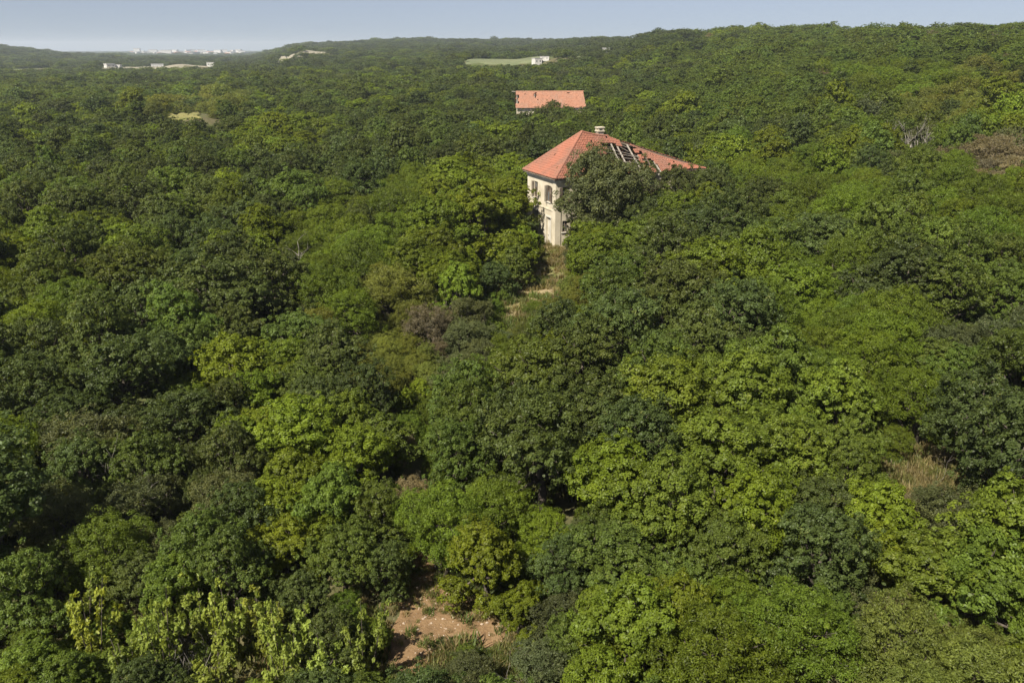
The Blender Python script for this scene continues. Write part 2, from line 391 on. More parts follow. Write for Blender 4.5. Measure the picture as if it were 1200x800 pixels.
def wall(name, P0, d, L, z0, z1, th, ops, mat, parent, nin):
    """wall with real openings; ops = (s0, s1, zb, zt); d along, nin inward"""
    mb = MB(); xs = sorted({0, L} | {o[0] for o in ops} | {o[1] for o in ops}); zs = sorted({z0, z1} | {o[2] for o in ops} | {o[3] for o in ops})
    def pt(s, z, t): return P0 + d * s + Vector((0, 0, z)) + nin * t
    for i in range(len(xs) - 1):
        for j in range(len(zs) - 1):
            a, b, c, e = xs[i], xs[i + 1], zs[j], zs[j + 1]; mx, mz = (a + b) / 2, (c + e) / 2
            if any(o[0] < mx < o[1] and o[2] < mz < o[3] for o in ops): continue
            mb.quad(pt(a, c, 0), pt(b, c, 0), pt(b, e, 0), pt(a, e, 0)); mb.quad(pt(b, c, th), pt(a, c, th), pt(a, e, th), pt(b, e, th))
    for o in ops:
        a, b, c, e = o
        for (q, r_) in (((a, c), (b, c)), ((b, c), (b, e)), ((b, e), (a, e)), ((a, e), (a, c))):
            mb.quad(pt(*q, 0), pt(*q, th), pt(*r_, th), pt(*r_, 0))
    mb.quad(pt(0, z1, 0), pt(L, z1, 0), pt(L, z1, th), pt(0, z1, th))
    mb.quad(pt(0, z0, 0), pt(0, z1, 0), pt(0, z1, th), pt(0, z0, th)); mb.quad(pt(L, z0, 0), pt(L, z1, 0), pt(L, z1, th), pt(L, z0, th))
    return mb.build(name, mat, parent)

def window(parent, P0, d, nin, s0, s1, zb, zt, broken=0, shutters=None):
    """frame with mullion and panes set 0.14 m into the opening"""
    def pt(s, z, t): return P0 + d * s + Vector((0, 0, z)) + nin * t
    mb = MB(); w = 0.09; t = 0.14
    for a, b in ((pt(s0 + w / 2, zb, t), pt(s0 + w / 2, zt, t)), (pt(s1 - w / 2, zb, t), pt(s1 - w / 2, zt, t))): mb.bar(a, b, w, w)
    for z in (zb + w / 2, zt - w / 2): mb.bar(pt(s0 + w, z, t), pt(s1 - w, z, t), w, w)
    mb.bar(pt((s0 + s1) / 2, zb + w, t), pt((s0 + s1) / 2, zt - w, t), 0.07, 0.07)
    zm = zb + (zt - zb) * 0.62
    mb.bar(pt(s0 + w, zm, t + .003), pt(s1 - w, zm, t + .003), 0.06, 0.06)
    f = mb.build('window', M_WOOD, parent)
    k = 0
    for (a, b) in ((s0 + w, (s0 + s1) / 2 - .03), ((s0 + s1) / 2 + .03, s1 - w)):
        for (c, e) in ((zb + w, zm - .03), (zm + .03, zt - w)):
            k += 1
            if (broken >> (k - 1)) & 1: continue
            g = MB(); g.box(tuple(pt((a + b) / 2, (c + e) / 2, t)), (b - a, 0.012, e - c), Matrix.Rotation(math.atan2(d.y, d.x), 3, 'Z')); g.build('pane', M_GLASS, f)
    s = MB(); s.box(tuple(pt((s0 + s1) / 2, zb - 0.05, -0.03)), (s1 - s0 + 0.3, 0.16, 0.09), Matrix.Rotation(math.atan2(d.y, d.x), 3, 'Z')); s.build('sill', M_WHITE, f)
    if shutters:
        for side, ang in shutters:
            s_ = MB(); base = s0 if side < 0 else s1
            dd = (d * side * math.cos(ang) - nin * math.sin(ang)).normalized()
            for q in range(5):
                s_.bar(pt(base, zb, -0.02) + dd * (0.06 + q * 0.105), pt(base, zt, -0.02) + dd * (0.06 + q * 0.105), 0.1, 0.03)
            s_.build('shutter', M_WOOD, f)
    return f

house = tag(empty('farmhouse', HO + Vector((0, 0, GH))), 'ruined cream two storey house with sagging orange tiled hip roof and broken rafters', 'house')
HI = house.location.copy()
def rel(o): # meshes are written in world coordinates; make them children of the empty
    o.matrix_parent_inverse = Matrix.Translation(-HI) ; return o
ins = 0.45
PW = hp(ins, ins, 0); L_side = HW - 2 * ins; L_front = HL - 2 * ins
zt = ZE - 0.12
side_ops = [(1.35, 2.35, 5.1, 6.95), (4.7, 5.7, 5.1, 6.95), (1.2, 2.3, -0.2, 3.3), (4.5, 5.9, 0.2, 3.6)]
front_ops = [(0.85, 1.7, 5.1, 6.95), (0.9, 1.6, 1.8, 3.1), (5.5, 6.5, 5.1, 6.95), (5.5, 6.5, 1.3, 3.2), (9.5, 10.5, 5.1, 6.95), (9.3, 10.6, -0.2, 3.1), (13.5, 14.5, 5.1, 6.95), (17, 18, 5.1, 6.95), (13.5, 14.5, 1.3, 3.2), (17, 18, 1.3, 3.2)]
hs = []
w1 = wall('wall', PW, ud, L_side, -1.5, zt, 0.5, side_ops, M_PLASTER, house, vd); hs.append(w1)
w1['label'] = 'cream plaster side wall with two upper windows and white doorway'
P_f = PW + vd * 0.5
w2 = wall('wall', PW + vd * 0.502, vd, L_front - 0.504, -1.5, zt, 0.5, [(a - .5, b - .5, c, e) for a, b, c, e in front_ops], M_PLASTER, house, ud); hs.append(w2)
PB = hp(ins, HW - ins, 0)
w3 = wall('wall', PB + vd * 0.502, vd, L_front - 0.504, -1.5, zt, 0.5, [(4, 5, 5.1, 6.9), (9, 10, 5.1, 6.9), (14, 15, 5.1, 6.9)], M_PLASTER, house, -ud); hs.append(w3)
w4 = wall('wall', hp(HL - ins, ins, 0), ud, L_side, -1.5, zt, 0.5, [(2, 3, 5.1, 6.9), (5, 6, 5.1, 6.9)], M_PLASTER, house, -vd); hs.append(w4)
ws = []
ws.append(window(house, PW, ud, vd, 1.35, 2.35, 5.1, 6.95, 0b1011, [(-1, 0.25), (1, 2.2)]))
ws.append(window(house, PW, ud, vd, 4.7, 5.7, 5.1, 6.95, 0b0111, [(1, 0.2)]))
for a, b, c, e in front_ops:
    if c > 0: ws.append(window(house, PW, vd, ud, a, b, c, e, random.choice([0b1001, 0b0110, 0b0010]), [(-1, 0.3)] if c > 4 else None))
# door leaves, pale surround of the side doorway, corner pilaster, string course
def surround(P0, d, nin, s0, s1, zb, zt_, w, pr, mat):
    mb = MB()
    def pt(s, z, t): return P0 + d * s + Vector((0, 0, z)) + nin * t
    mb.bar(pt(s0 - w / 2, zb, -pr / 2), pt(s0 - w / 2, zt_, -pr / 2), w, pr) ; mb.bar(pt(s1 + w / 2, zb, -pr / 2), pt(s1 + w / 2, zt_, -pr / 2), w, pr)
    mb.box(tuple(pt((s0 + s1) / 2, zt_ + w / 2, -pr / 2)), (s1 - s0 + 2 * w, pr, w), Matrix.Rotation(math.atan2(d.y, d.x), 3, 'Z'))
    return mb
dr = surround(PW, ud, vd, 1.2, 2.3, -0.2, 3.3, 0.2, 0.05, M_WHITE).build('door_surround', M_WHITE, house); hs.append(dr)
mb = MB(); mb.box(tuple(PW + ud * 1.75 + vd * 0.25 + Vector((0, 0, 1.5))), (1.08, 0.06, 3.5), Matrix.Rotation(math.atan2(ud.y, ud.x), 3, 'Z')); d1 = mb.build('door', M_WHITE, house)
d1['label'] = 'tall whitewashed door on the ground floor'
mbh = MB(); mbh.box(tuple(PW + ud * 2.15 + vd * 0.19 + Vector((0, 0, 1.1))), (0.05, 0.06, 0.14)); mbh.build('handle', M_DARK, d1)
hs.append(d1)
hs.append(surround(PW, ud, vd, 4.5, 5.9, 0.2, 3.6, 0.22, 0.06, M_WHITE).build('arch_surround', M_WHITE, house))
mb = MB(); mb.box(tuple(PW + vd * 0.28 + ud * 0.28 + Vector((0, 0, zt / 2 - 0.75))), (0.72, 0.72, zt + 1.5 - 0.01), Matrix.Rotation(HA, 3, 'Z')); pil = mb.build('corner_pilaster', M_PLASTER, house); hs.append(pil)
mb = MB(); mb.box(tuple(PW + ud * (L_side / 2 + .3) - vd * 0.03 + Vector((0, 0, 4.25))), (L_side - 0.7, 0.08, 0.16), Matrix.Rotation(math.atan2(ud.y, ud.x), 3, 'Z')); hs.append(mb.build('string_course', M_PLASTER, house))
mb = MB(); mb.box(tuple(PW + ud * (L_side / 2) - vd * 0.09 + Vector((0, 0, ZE - 0.3))), (L_side, 0.14, 0.3), Matrix.Rotation(math.atan2(ud.y, ud.x), 3, 'Z')); mb.box(tuple(PW + vd * (L_front / 2) - ud * 0.09 + Vector((0, 0, ZE - 0.3))), (L_front, 0.14, 0.3), Matrix.Rotation(HA, 3, 'Z')); hs.append(mb.build('cornice', M_WHITE, house))
mb = MB(); mb.box(tuple(hp(HL / 2, HW / 2, 4.1)), (HL - 2.2, HW - 2.2, 0.25), Matrix.Rotation(HA, 3, 'Z')); hs.append(mb.build('floor_slab', M_WOOD, house))

# roof: top line follows the sagging ridge
T1, T2, T3 = 5.6, 9.2, 11.0
ZR1, ZR2, ZR3 = 12.55, 11.9, 11.25
def top_line(v):
    """(across distance from front eave to the top line, height) for column at v"""
    h = HW / 2
    if v < T1: return h * v / T1, ZE + (ZR1 - ZE) * v / T1
    if v < T2: return h, ZR1 + (ZR2 - ZR1) * (v - T1) / (T2 - T1) - 0.1 * math.sin(math.pi * (v - T1) / (T2 - T1))
    if v < T3: return h, ZR2 + (ZR3 - ZR2) * (v - T2) / (T3 - T2)
    f = (HL - v) / (HL - T3); return h * f, ZE + (ZR3 - ZE) * (f - 0.10 * math.sin(math.pi * f))
def tiles(name, ncol, pitch, e_of, t_of, row, mat, parent, skip, seed, lift=0.05):
    """clay tiles as arched pieces laid in columns from eave to top; e_of(s), t_of(s) give the column's ends"""
    rnd = random.Random(seed); V = []; Fq = []; va = []
    prof = [(-.5, 0.0), (-.42, 0.015), (-.2, 0.06), (0.0, 0.075), (.2, 0.06), (.42, 0.015), (.5, 0.0)]
    for i in range(ncol):
        s0 = (i + 0.5) * pitch; E = e_of(s0); T = t_of(s0); Ls = (T - E).length
        if Ls < 0.15: continue
        up = (T - E) / Ls
        al = (e_of(s0 + pitch / 2) - e_of(s0 - pitch / 2)).normalized(); nn = al.cross(up).normalized()
        if nn.z < 0: nn = -nn
        k = max(1, int(Ls / row)); cv = rnd.random()
        for j in range(k + 1):
            a, b = j * row, min((j + 1) * row + 0.05, Ls)
            if b - a < 0.05: continue
            if skip(s0, (a + b) / 2, Ls, rnd): continue
            jx = rnd.gauss(0, 0.012); jz = rnd.gauss(0, 0.010); tw = rnd.gauss(0, 0.03)
            Ta, Tb = t_of(s0 - pitch / 2), t_of(s0 + pitch / 2)
            n0 = len(V)
            for (tt, lz) in ((a, 0.028), (b, 0.0)):
                for (u_, h_) in prof:
                    q = E + up * tt + al * (u_ * pitch + jx + tw * (tt - a)) + nn * (h_ * 0.9 + lz + lift + jz); V.append(tuple(q))
            m_ = len(prof)
            for c in range(m_ - 1): Fq.append((n0 + c, n0 + c + 1, n0 + m_ + c + 1, n0 + m_ + c)); 
            x = 0.25 * cv + 0.75 * rnd.random(); va += [x] * (m_ - 1)
            # butt end
            n1 = len(V); V += [tuple(Vector(V[n0 + c]) - nn * 0.022) for c in range(m_)]
            for c in range(m_ - 1): Fq.append((n1 + c, n1 + c + 1, n0 + c + 1, n0 + c))
            va += [x * 0.6] * (m_ - 1)
    me = np_mesh(name, V, Fq, None, mat, {'var': va})
    o = link(name, me, parent); o['kind'] = 'stuff'; return o
roof = MB(); # roof deck boards/frame: battens and hip boards
def Ef(v): return hp(v, 0, ZE - 0.05 * math.sin(v * 0.6))
def Tf(v):
    w, z = top_line(max(0, min(HL, v))); return hp(v, w, z)
def Eb(v): return hp(v, HW, ZE)
def Tb(v):
    w, z = top_line(max(0, min(HL, v))); return hp(v, HW - w, z)
def hipL(u):
    f = min(u, HW - u) / (HW / 2); f = max(0, f); return hp(T1 * f, u, ZE + (ZR1 - ZE) * f)
def hipR(u):
    f = min(u, HW - u) / (HW / 2); f = max(0, f); return hp(HL - (HL - T3) * f, u, ZE + (ZR3 - ZE) * f)
# the roof object: ridge boards, wall plates
mb = MB()
for a, b in ((T1, T2), (T2, T3)): mb.bar(Tf(a) - Vector((0, 0, .12)), Tf(b) - Vector((0, 0, .12)), 0.1, 0.2)
for u in (0, HW):
    mb.bar(hp(0.05, u, ZE - .06) if u == 0 else hp(0.05, HW, ZE - .06), hp(T1, HW / 2, ZR1 - .14), 0.12, 0.18); mb.bar(hp(HL - 0.05, u, ZE - .06), hp(T3, HW / 2, ZR3 - .14), 0.12, 0.18)
mb.bar(hp(0, 0.04, ZE - 0.09), hp(HL, 0.04, ZE - 0.09), 0.05, 0.14); mb.bar(hp(0.04, 0, ZE - 0.09), hp(0.04, HW, ZE - 0.09), 0.05, 0.14)
roof = mb.build('roof', M_WOOD, house); hs.append(roof)
def broken(v, t, Ls, rnd):
    # hole in the front face below the ridge end: upper part from 6.5 to 13.5 m, ragged
    n = noise.noise((v * 0.55, t * 0.6, 1.7))
    c = math.hypot((v - 10.6) / 3.9, (t - Ls * 0.52) / 3.1)
    n2 = noise.noise((v * 1.6, t * 1.5, 7.7))
    if c + n * 0.75 + n2 * .6 < 0.70 and t < Ls * (0.97 if v > 9.6 else 0.8): return True
    if v > T3 - .3 and v < T3 + 1.2 and n > -0.3: return True
    return rnd.random() < 0.008
hs.append(tiles('roof_tiles', int(HL / 0.22), 0.22, Ef, Tf, 0.33, M_TILE, roof, broken, 1))
hs.append(tiles('roof_tiles', int(HL / 0.22), 0.22, Eb, Tb, 0.38, M_TILE, roof, lambda *a: False, 2))
hs.append(tiles('roof_tiles', int(HW / 0.22), 0.22, lambda u: hp(0, u, ZE), hipL, 0.33, M_TILE, roof, lambda v, t, L, r: r.random() < .006, 3))
hs.append(tiles('roof_tiles', int(HW / 0.22), 0.22, lambda u: hp(HL, u, ZE), hipR, 0.38, M_TILE, roof, lambda v, t, L, r: r.random() < .01, 4))
# ridge and hip cap tiles
V = MB()
def caps(A, B, mb, rad=0.17, step=0.42):
    d = (B - A); L = d.length; d /= L; k = max(1, round(L / step)); step = L / k; s = d.cross(Vector((0, 0, 1))).normalized(); n = s.cross(d)
    for i in range(k):
        a = A + d * (i * step); b = A + d * ((i + 1) * step + .03); q = [(-1, -.35), (-.7, .45), (0, .85), (.7, .45), (1, -.35)]
        base = len(mb.v)
        for P, r_ in ((a, rad * random.uniform(1.05, 1.2)), (b, rad * .95)):
            for x, y in q: mb.v.append(tuple(P + s * x * r_ + n * (y * r_ * .6 + .0)))
        for c in range(4): mb.f.append((base + c, base + c + 1, base + 6 + c, base + 5 + c))
caps(hp(0, 0, ZE + .08), Tf(T1) + Vector((0, 0, .1)), V); caps(hp(0, HW, ZE + .08), Tf(T1) + Vector((0, 0, .1)), V)
for k in range(6): caps(Tf(T1 + (T2 - T1) * k / 6) + Vector((0, 0, .1)), Tf(T1 + (T2 - T1) * (k + 1) / 6) + Vector((0, 0, .1)), V)
ks = np.linspace(T3 + 1.0, HL, 9)
for a, b in zip(ks[:-1], ks[1:]): caps(Tf(float(a)) + Vector((0, 0, .08)), Tf(float(b)) + Vector((0, 0, .08)), V)
me = V.mesh('ridge_caps', M_TILE); at = me.attributes.new('var', 'FLOAT', 'FACE'); at.data.foreach_set('value', RNG.random(len(me.polygons)).astype(np.float32))
o = link('ridge_caps', me, roof); o['kind'] = 'stuff'; hs.append(o)
# rafters over the whole front (seen through the hole), battens at the hole's edge
for i in range(24):
    v = 0.9 + i * 0.83
    if v > HL - .6: break
    cut = 1.0 if i not in (9, 12, 14) else (.62, .45, .78)[(9, 12, 14).index(i)]
    mb = MB(); mb.bar(Ef(v) - Vector((0, 0, .06)), Ef(v).lerp(Tf(v), cut) - Vector((0, 0, .1 if cut == 1 else .3)), 0.1, 0.14)
    o = mb.build('rafter', M_GREYWOOD if i % 3 else M_WOOD, roof); hs.append(o)
    mb = MB(); mb.bar(Eb(v) - Vector((0, 0, .06)), Tb(v) - Vector((0, 0, .1)), 0.1, 0.14); hs.append(mb.build('rafter', M_WOOD, roof))
rnd = random.Random(5)
for k in range(1, 13):
    f = k / 13.5
    a = 6.2 + rnd.uniform(-.5, 1.0); b = 13.4 + rnd.uniform(-2.2, .8)
    if b > HL - (HL - T3) * f - .3: b = HL - (HL - T3) * f - .3
    if f > .75: a, b = 9.7 + rnd.uniform(-.3, .3), min(b, 11.5)
    if rnd.random() < .3: a = rnd.uniform(8, 10)
    if rnd.random() < .4: b = a + (b - a) * rnd.uniform(.25, .6)
    pa = Ef(a).lerp(Tf(a), f); pb = Ef(b).lerp(Tf(b), f + rnd.uniform(-.05, .05))
    if b > 9.5 and rnd.random() < .4: pb -= Vector((0, 0, rnd.uniform(.1, .5)))
    mb = MB(); mb.bar(pa + Vector((0, 0, .03)), pb + Vector((0, 0, .03)), 0.07, 0.045); hs.append(mb.build('batten', M_GREYWOOD, roof))
# chimney
cpos = hp(8.2, HW / 2 + .25, 0)
mb = MB(); Mz = Matrix.Rotation(HA, 3, 'Z'); mb.box((cpos.x, cpos.y, 11.5), (0.72, 0.62, 2.0), Mz)
ch = mb.build('chimney', M_BRICK, roof); hs.append(ch)
mb = MB(); mb.box((cpos.x, cpos.y, 12.56), (0.92, 0.82, 0.12), Mz)
for sx in (-.3, .3):
    for sy in (-.25, .25): q = Mz @ Vector((sx, sy, 0)); mb.box((cpos.x + q.x, cpos.y + q.y, 12.76), (.18, .18, .28), Mz)
mb.box((cpos.x, cpos.y, 12.96), (0.92, 0.82, 0.12), Mz)
hs.append(mb.build('chimney_cap', M_PLASTER, roof))
for o in hs + ws:
    if o.parent is house: rel(o)

# ------------------------------------------------------------------ second building (long tiled roof behind)
ax0, ay0 = 0, 0
def at_dist(px, r): v = ray(px, 75); a = math.atan2(v.x, v.y); return Vector((math.sin(a) * r, math.cos(a) * r))
def point_on(px, py, D):      # point on the pixel's ray at horizontal distance D
    v = ray(px, py); t = D / math.hypot(v.x, v.y); return Vector((v.x * t, v.y * t, CAMZ + v.z * t))
BD = 226.0
ra, rb = point_on(604.5, 107.5, BD + 3), point_on(684, 105.5, BD + 5)
rb.z = ra.z
bd = (rb - ra); BL = bd.length; bd.normalize(); bn = Vector((bd.y, -bd.x, 0))   # bn towards the camera
ea, eb = ra + bn * 5.0 + Vector((0, 0, -4.0)) - bd * 0.4, rb + bn * 5.0 + Vector((0, 0, -4.0)) + bd * .3
barn = tag(empty('barn', ((ra + rb) / 2).to_2d().to_3d() + Vector((0, 0, gz1((ra.x + rb.x) / 2, (ra.y + rb.y) / 2)))), 'long low building with pale orange tiled roof half buried in trees behind the house', 'building')
BI = barn.location.copy(); bs = []
def Eb2(s): return ea + (eb - ea) * (s / BL)
def Tb2(s): return ra + (rb - ra) * (s / BL)
fa = ra - bn * 5.0 + Vector((0, 0, -4.0)); fb = rb - bn * 5.0 + Vector((0, 0, -4.0))
gb = BI.z - 0.6
mb = MB()
for A, B in ((ea, eb), (fa, fb)):
    n_ = bn if A is ea else -bn
    a = A - n_ * 0.6 + bd * .5; b = B - n_ * 0.6 - bd * .5
    mb.hexa([Vector((a.x, a.y, gb)), Vector((b.x, b.y, gb)), Vector((b.x - n_.x * .5, b.y - n_.y * .5, gb)), Vector((a.x - n_.x * .5, a.y - n_.y * .5, gb)),
             Vector((a.x, a.y, A.z + .25)), Vector((b.x, b.y, A.z + .25)), Vector((b.x - n_.x * .5, b.y - n_.y * .5, A.z + .25)), Vector((a.x - n_.x * .5, a.y - n_.y * .5, A.z + .25))])
for P, Q, Rg, sgn in ((ea, fa, ra, 1), (eb, fb, rb, -1)):
    for t_ in (0.55, 1.0):
        p1 = P - bn * 1.1 + bd * sgn * t_; p2 = Q + bn * 1.1 + bd * sgn * t_; r_ = Rg + bd * sgn * t_ - Vector((0, 0, .35))
        mb.quad(Vector((p1.x, p1.y, gb)), Vector((p2.x, p2.y, gb)), p2, p1); mb.tri(p1, p2, r_)
bs.append(mb.build('wall', M_PLASTER, barn))
mb = MB(); mb.bar(ra - Vector((0, 0, .1)), rb - Vector((0, 0, .1)), .12, .18)
for s in np.linspace(0.3, BL - .3, 16):
    mb.bar(Eb2(s) - Vector((0, 0, .05)), Tb2(s) - Vector((0, 0, .12)), .1, .14); mb.bar(fa.lerp(fb, s / BL) - Vector((0, 0, .05)), Tb2(s) - Vector((0, 0, .12)), .1, .14)
mb.bar(ra - bd * .1, ra - bd * 1.1 + Vector((0, 0, .05)), .12, .14)
broof = mb.build('roof', M_GREYWOOD, barn); bs.append(broof)
def bskip(s, t, Ls, r):
    if math.hypot((s - 5.2) / .5, (t - 5.0) / .8) + .8 * noise.noise((s * 2, t * 2, 5)) < 1: return True
    if math.hypot((s - 14.2) / .5, (t - 5.7) / .25) + .5 * noise.noise((s * 3, t * 3, 2)) < 1: return True
    if s < .9 and t > Ls * .25 and t < Ls * .8 and noise.noise((s * 2, t * 1.2, 0)) > -0.2: return True
    return r.random() < .004
bs.append(tiles('roof_tiles', int(BL / 0.3), 0.3, Eb2, Tb2, 0.42, M_TILE2, broof, bskip, 8))
bs.append(tiles('roof_tiles', int(BL / 0.3), 0.3, lambda s: fa.lerp(fb, s / BL), Tb2, 0.42, M_TILE2, broof, lambda *a: False, 9))
V = MB(); caps(ra + Vector((0, 0, .08)), rb + Vector((0, 0, .08)), V, .2)
me = V.mesh('ridge_caps', M_TILE2); at = me.attributes.new('var', 'FLOAT', 'FACE'); at.data.foreach_set('value', RNG.random(len(me.polygons)).astype(np.float32))
o = link('ridge_caps', me, broof); o['kind'] = 'stuff'
for o in bs:
    if o.parent is barn: o.matrix_parent_inverse = Matrix.Translation(-BI)

# ------------------------------------------------------------------ fields, far houses, town
M_FW = simple_mat('white_render', (0.45, 0.44, 0.40), (0.60, 0.58, 0.54), 0.3, 0.9, 0)
M_FR = simple_mat('far_red_tiles', (0.36, 0.17, 0.11), (0.48, 0.25, 0.17), 0.3, 0.9, 0)
M_FG = simple_mat('far_grey_roof', (0.30, 0.29, 0.28), (0.45, 0.43, 0.41), 0.3, 0.9, 0)
M_FWIN = simple_mat('dark_window', (0.05, 0.055, 0.06), (0.08, 0.085, 0.09), 0.3, 0.5, 0)
def far_house(px, py, w, d, h, rot, label, group=None, roofmat=None, name='house', r=None, wins=True):
    """walls with window recess boxes and a pitched or flat roof"""
    if px in _hr: r = _hr[px]
    if r is None: x, y = ground_at(px, py)
    else: q = at_dist(px, r); x, y = q.x, q.y
    z = gz1(x, y); a = math.atan2(-x, y) + rot
    e = empty(name, (x, y, z), a); tag(e, label, 'house', group)
    m1 = MB(); m1.box((0, 0, h / 2 - .5), (w, d, h + 1)); m1.build('wall', M_FW, e)
    m2 = MB(); rh = w * 0.0 + min(d, w) * 0.28
    o_ = 0.5
    if roofmat is M_FR:
        A, B, C_, D_ = (-w / 2 - o_, -d / 2 - o_, h + .02), (w / 2 + o_, -d / 2 - o_, h + .02), (w / 2 + o_, d / 2 + o_, h + .02), (-w / 2 - o_, d / 2 + o_, h + .02)
        r1, r2 = (-w / 2 - o_, 0, h + rh), (w / 2 + o_, 0, h + rh)
        m2.quad(A, B, r2, r1); m2.quad(C_, D_, r1, r2); m2.tri(D_, A, r1); m2.tri(B, C_, r2); m2.quad(D_, C_, B, A)
    else: m2.box((0, 0, h + .2), (w + .3, d + .3, .4))
    m2.build('roof', roofmat or M_FG, e)
    if wins:
        for k in range(max(2, int(w / 4))):
            mw = MB(); mw.box((-w / 2 + (k + .5) * w / max(2, int(w / 4)), -d / 2 - .02, h * .55), (.9, .08, h * .25)); mw.build('window', M_FWIN, e)
    return e
far_house(629, 73, 5.5, 5, 3.6, 0.5, 'bright white house at the end of the distant meadow strip', roofmat=M_FG)
far_house(638, 72.5, 6, 4.5, 1.8, 0.1, 'low white outbuilding joined to the distant white house', roofmat=M_FG)
far_house(709, 62.5, 5, 4.5, 4, 0.3, 'tiny lone white house on the wooded slope right of centre', roofmat=M_FG)
far_house(184, 77, 14, 9, 6, 0.0, 'white box shaped building standing alone on the plain at left', roofmat=M_FG)
far_house(128, 79.5, 9, 7, 3.6, 0.4, 'pale farm building at the left end of the plain fields', roofmat=M_FG)
far_house(135, 80.5, 11, 7, 3, -0.3, 'low pale barn just right of the farm building on the plain', roofmat=M_FG)
far_house(86, 80, 9, 6, 3, 0.2, 'low pale house among trees left of the farm building', roofmat=M_FG)
far_house(232, 77, 10, 7, 3, 0.2, 'pale low house right of the lone white box building', roofmat=M_FG)
far_house(247, 77, 8, 6, 4, -0.2, 'small white house at the right end of the plain', roofmat=M_FG)
M_TW = simple_mat('pale_town_render', (0.46, 0.45, 0.42), (0.60, 0.58, 0.54), 0.3, 0.9, 0)  # pale wall render shared by all the town buildings
rt = random.Random(21)
protoh = []
for i, (w, d, h, rm) in enumerate([(26, 18, 14, M_FG), (22, 14, 9, M_FR), (34, 18, 22, M_FG), (18, 14, 11, M_FG), (50, 24, 11, M_FG)]):
    m1 = MB(); m1.box((0, 0, h / 2 - 2), (w, d, h + 4)); protoh.append((m1.mesh('wall', M_TW), None, w, d, h, rm))
def roof_mesh(w, d, h, rm):
    m2 = MB()
    if rm is M_FR:
        A, B, C_, D_ = (-w / 2 - 1, -d / 2 - 1, h), (w / 2 + 1, -d / 2 - 1, h), (w / 2 + 1, d / 2 + 1, h), (-w / 2 - 1, d / 2 + 1, h); r1, r2 = (-w / 2 - 1, 0, h + d * .25), (w / 2 + 1, 0, h + d * .25)
        m2.quad(A, B, r2, r1); m2.quad(C_, D_, r1, r2); m2.tri(D_, A, r1); m2.tri(B, C_, r2); m2.quad(D_, C_, B, A)
    else: m2.box((0, 0, h + .6), (w + .6, d + .6, 1.2))
    return m2.mesh('roof', rm)
for i, p_ in enumerate(protoh): protoh[i] = (p_[0], roof_mesh(*p_[2:]))
for k in range(210):
    px = rt.triangular(148, 298, 205) if k % 3 else rt.uniform(155, 292)
    r_ = rt.uniform(3300, 6800); q = at_dist(px, r_)
    e = empty('town_house', (q.x, q.y, gz1(q.x, q.y)), rt.uniform(-.6, .6) + math.atan2(-q.x, q.y))
    s = rt.uniform(.5, 1.15); e.scale = (s, s, s)
    tag(e, 'one of the hazy white buildings of the town on the horizon', 'house', 'hazy white buildings of the far town')
    a, b = protoh[rt.choice([0, 0, 1, 1, 2, 3, 3, 4])]; link('wall', a, e); link('roof', b, e)
q = at_dist(163, 5200)
e = empty('tower_block', (q.x, q.y, gz1(q.x, q.y)), .2); e.scale = (.8, .8, .8); tag(e, 'tallest pale block at the left end of the town on the horizon', 'building')
m1 = MB(); m1.box((0, 0, 18), (40, 30, 44)); m1.build('wall', M_TW, e); m2 = MB(); m2.box((0, 0, 41), (42, 32, 2)); m2.build('roof', M_FG, e)

# ------------------------------------------------------------------ foliage prototypes
def leaf_mesh(name, C, Nn, L, W, var, fold=0.0):
    """one small four-cornered leaf at each C with normal Nn"""
    n = len(C); Nn = Nn / np.maximum(np.linalg.norm(Nn, axis=1, keepdims=True), 1e-6)
    rv = RNG.normal(size=(n, 3)); T = rv - Nn * (rv * Nn).sum(1, keepdims=True); T /= np.maximum(np.linalg.norm(T, axis=1, keepdims=True), 1e-6)
    B = np.cross(Nn, T); L = np.asarray(L).reshape(-1, 1) / 2; W = np.asarray(W).reshape(-1, 1) / 2
    V = np.stack([C - T * L, C + B * W + T * L * 0.15 + Nn * fold * W, C + T * L, C - B * W + T * L * 0.15 + Nn * fold * W], 1).reshape(-1, 3)
    q = np.arange(n * 4).reshape(n, 4)
    return np_mesh(name, V, q, None, M_LEAF, {'var': np.clip(var, 0, 1)})
def unit(n): v = RNG.normal(size=(n, 3)); return v / np.linalg.norm(v, axis=1, keepdims=True)
def lobes_for(r, h, K, base=0.3, flat=0.75):
    L = [(np.array([0, 0, h * 0.50]), np.array([r * .50, r * .50, h * .32]))]
    a0 = RNG.uniform(0, 6.28)
    for k in range(K):
        a = a0 + k * 2.399 + RNG.uniform(-.5, .5); f = math.sqrt((k + .6) / K); rr = r * .68 * f
        lr = r * RNG.uniform(.17, .42); rr *= RNG.uniform(.72, 1.38); z = h * (base + (0.90 - base) * (1 - f * f * RNG.uniform(.25, 1.1))) * RNG.uniform(.86, 1.1)
        z = max(min(z, h * 1.06 - lr * flat), lr * .5)
        L.append((np.array([math.cos(a) * rr, math.sin(a) * rr, z]), np.array([lr, lr, lr * flat])))
    return L
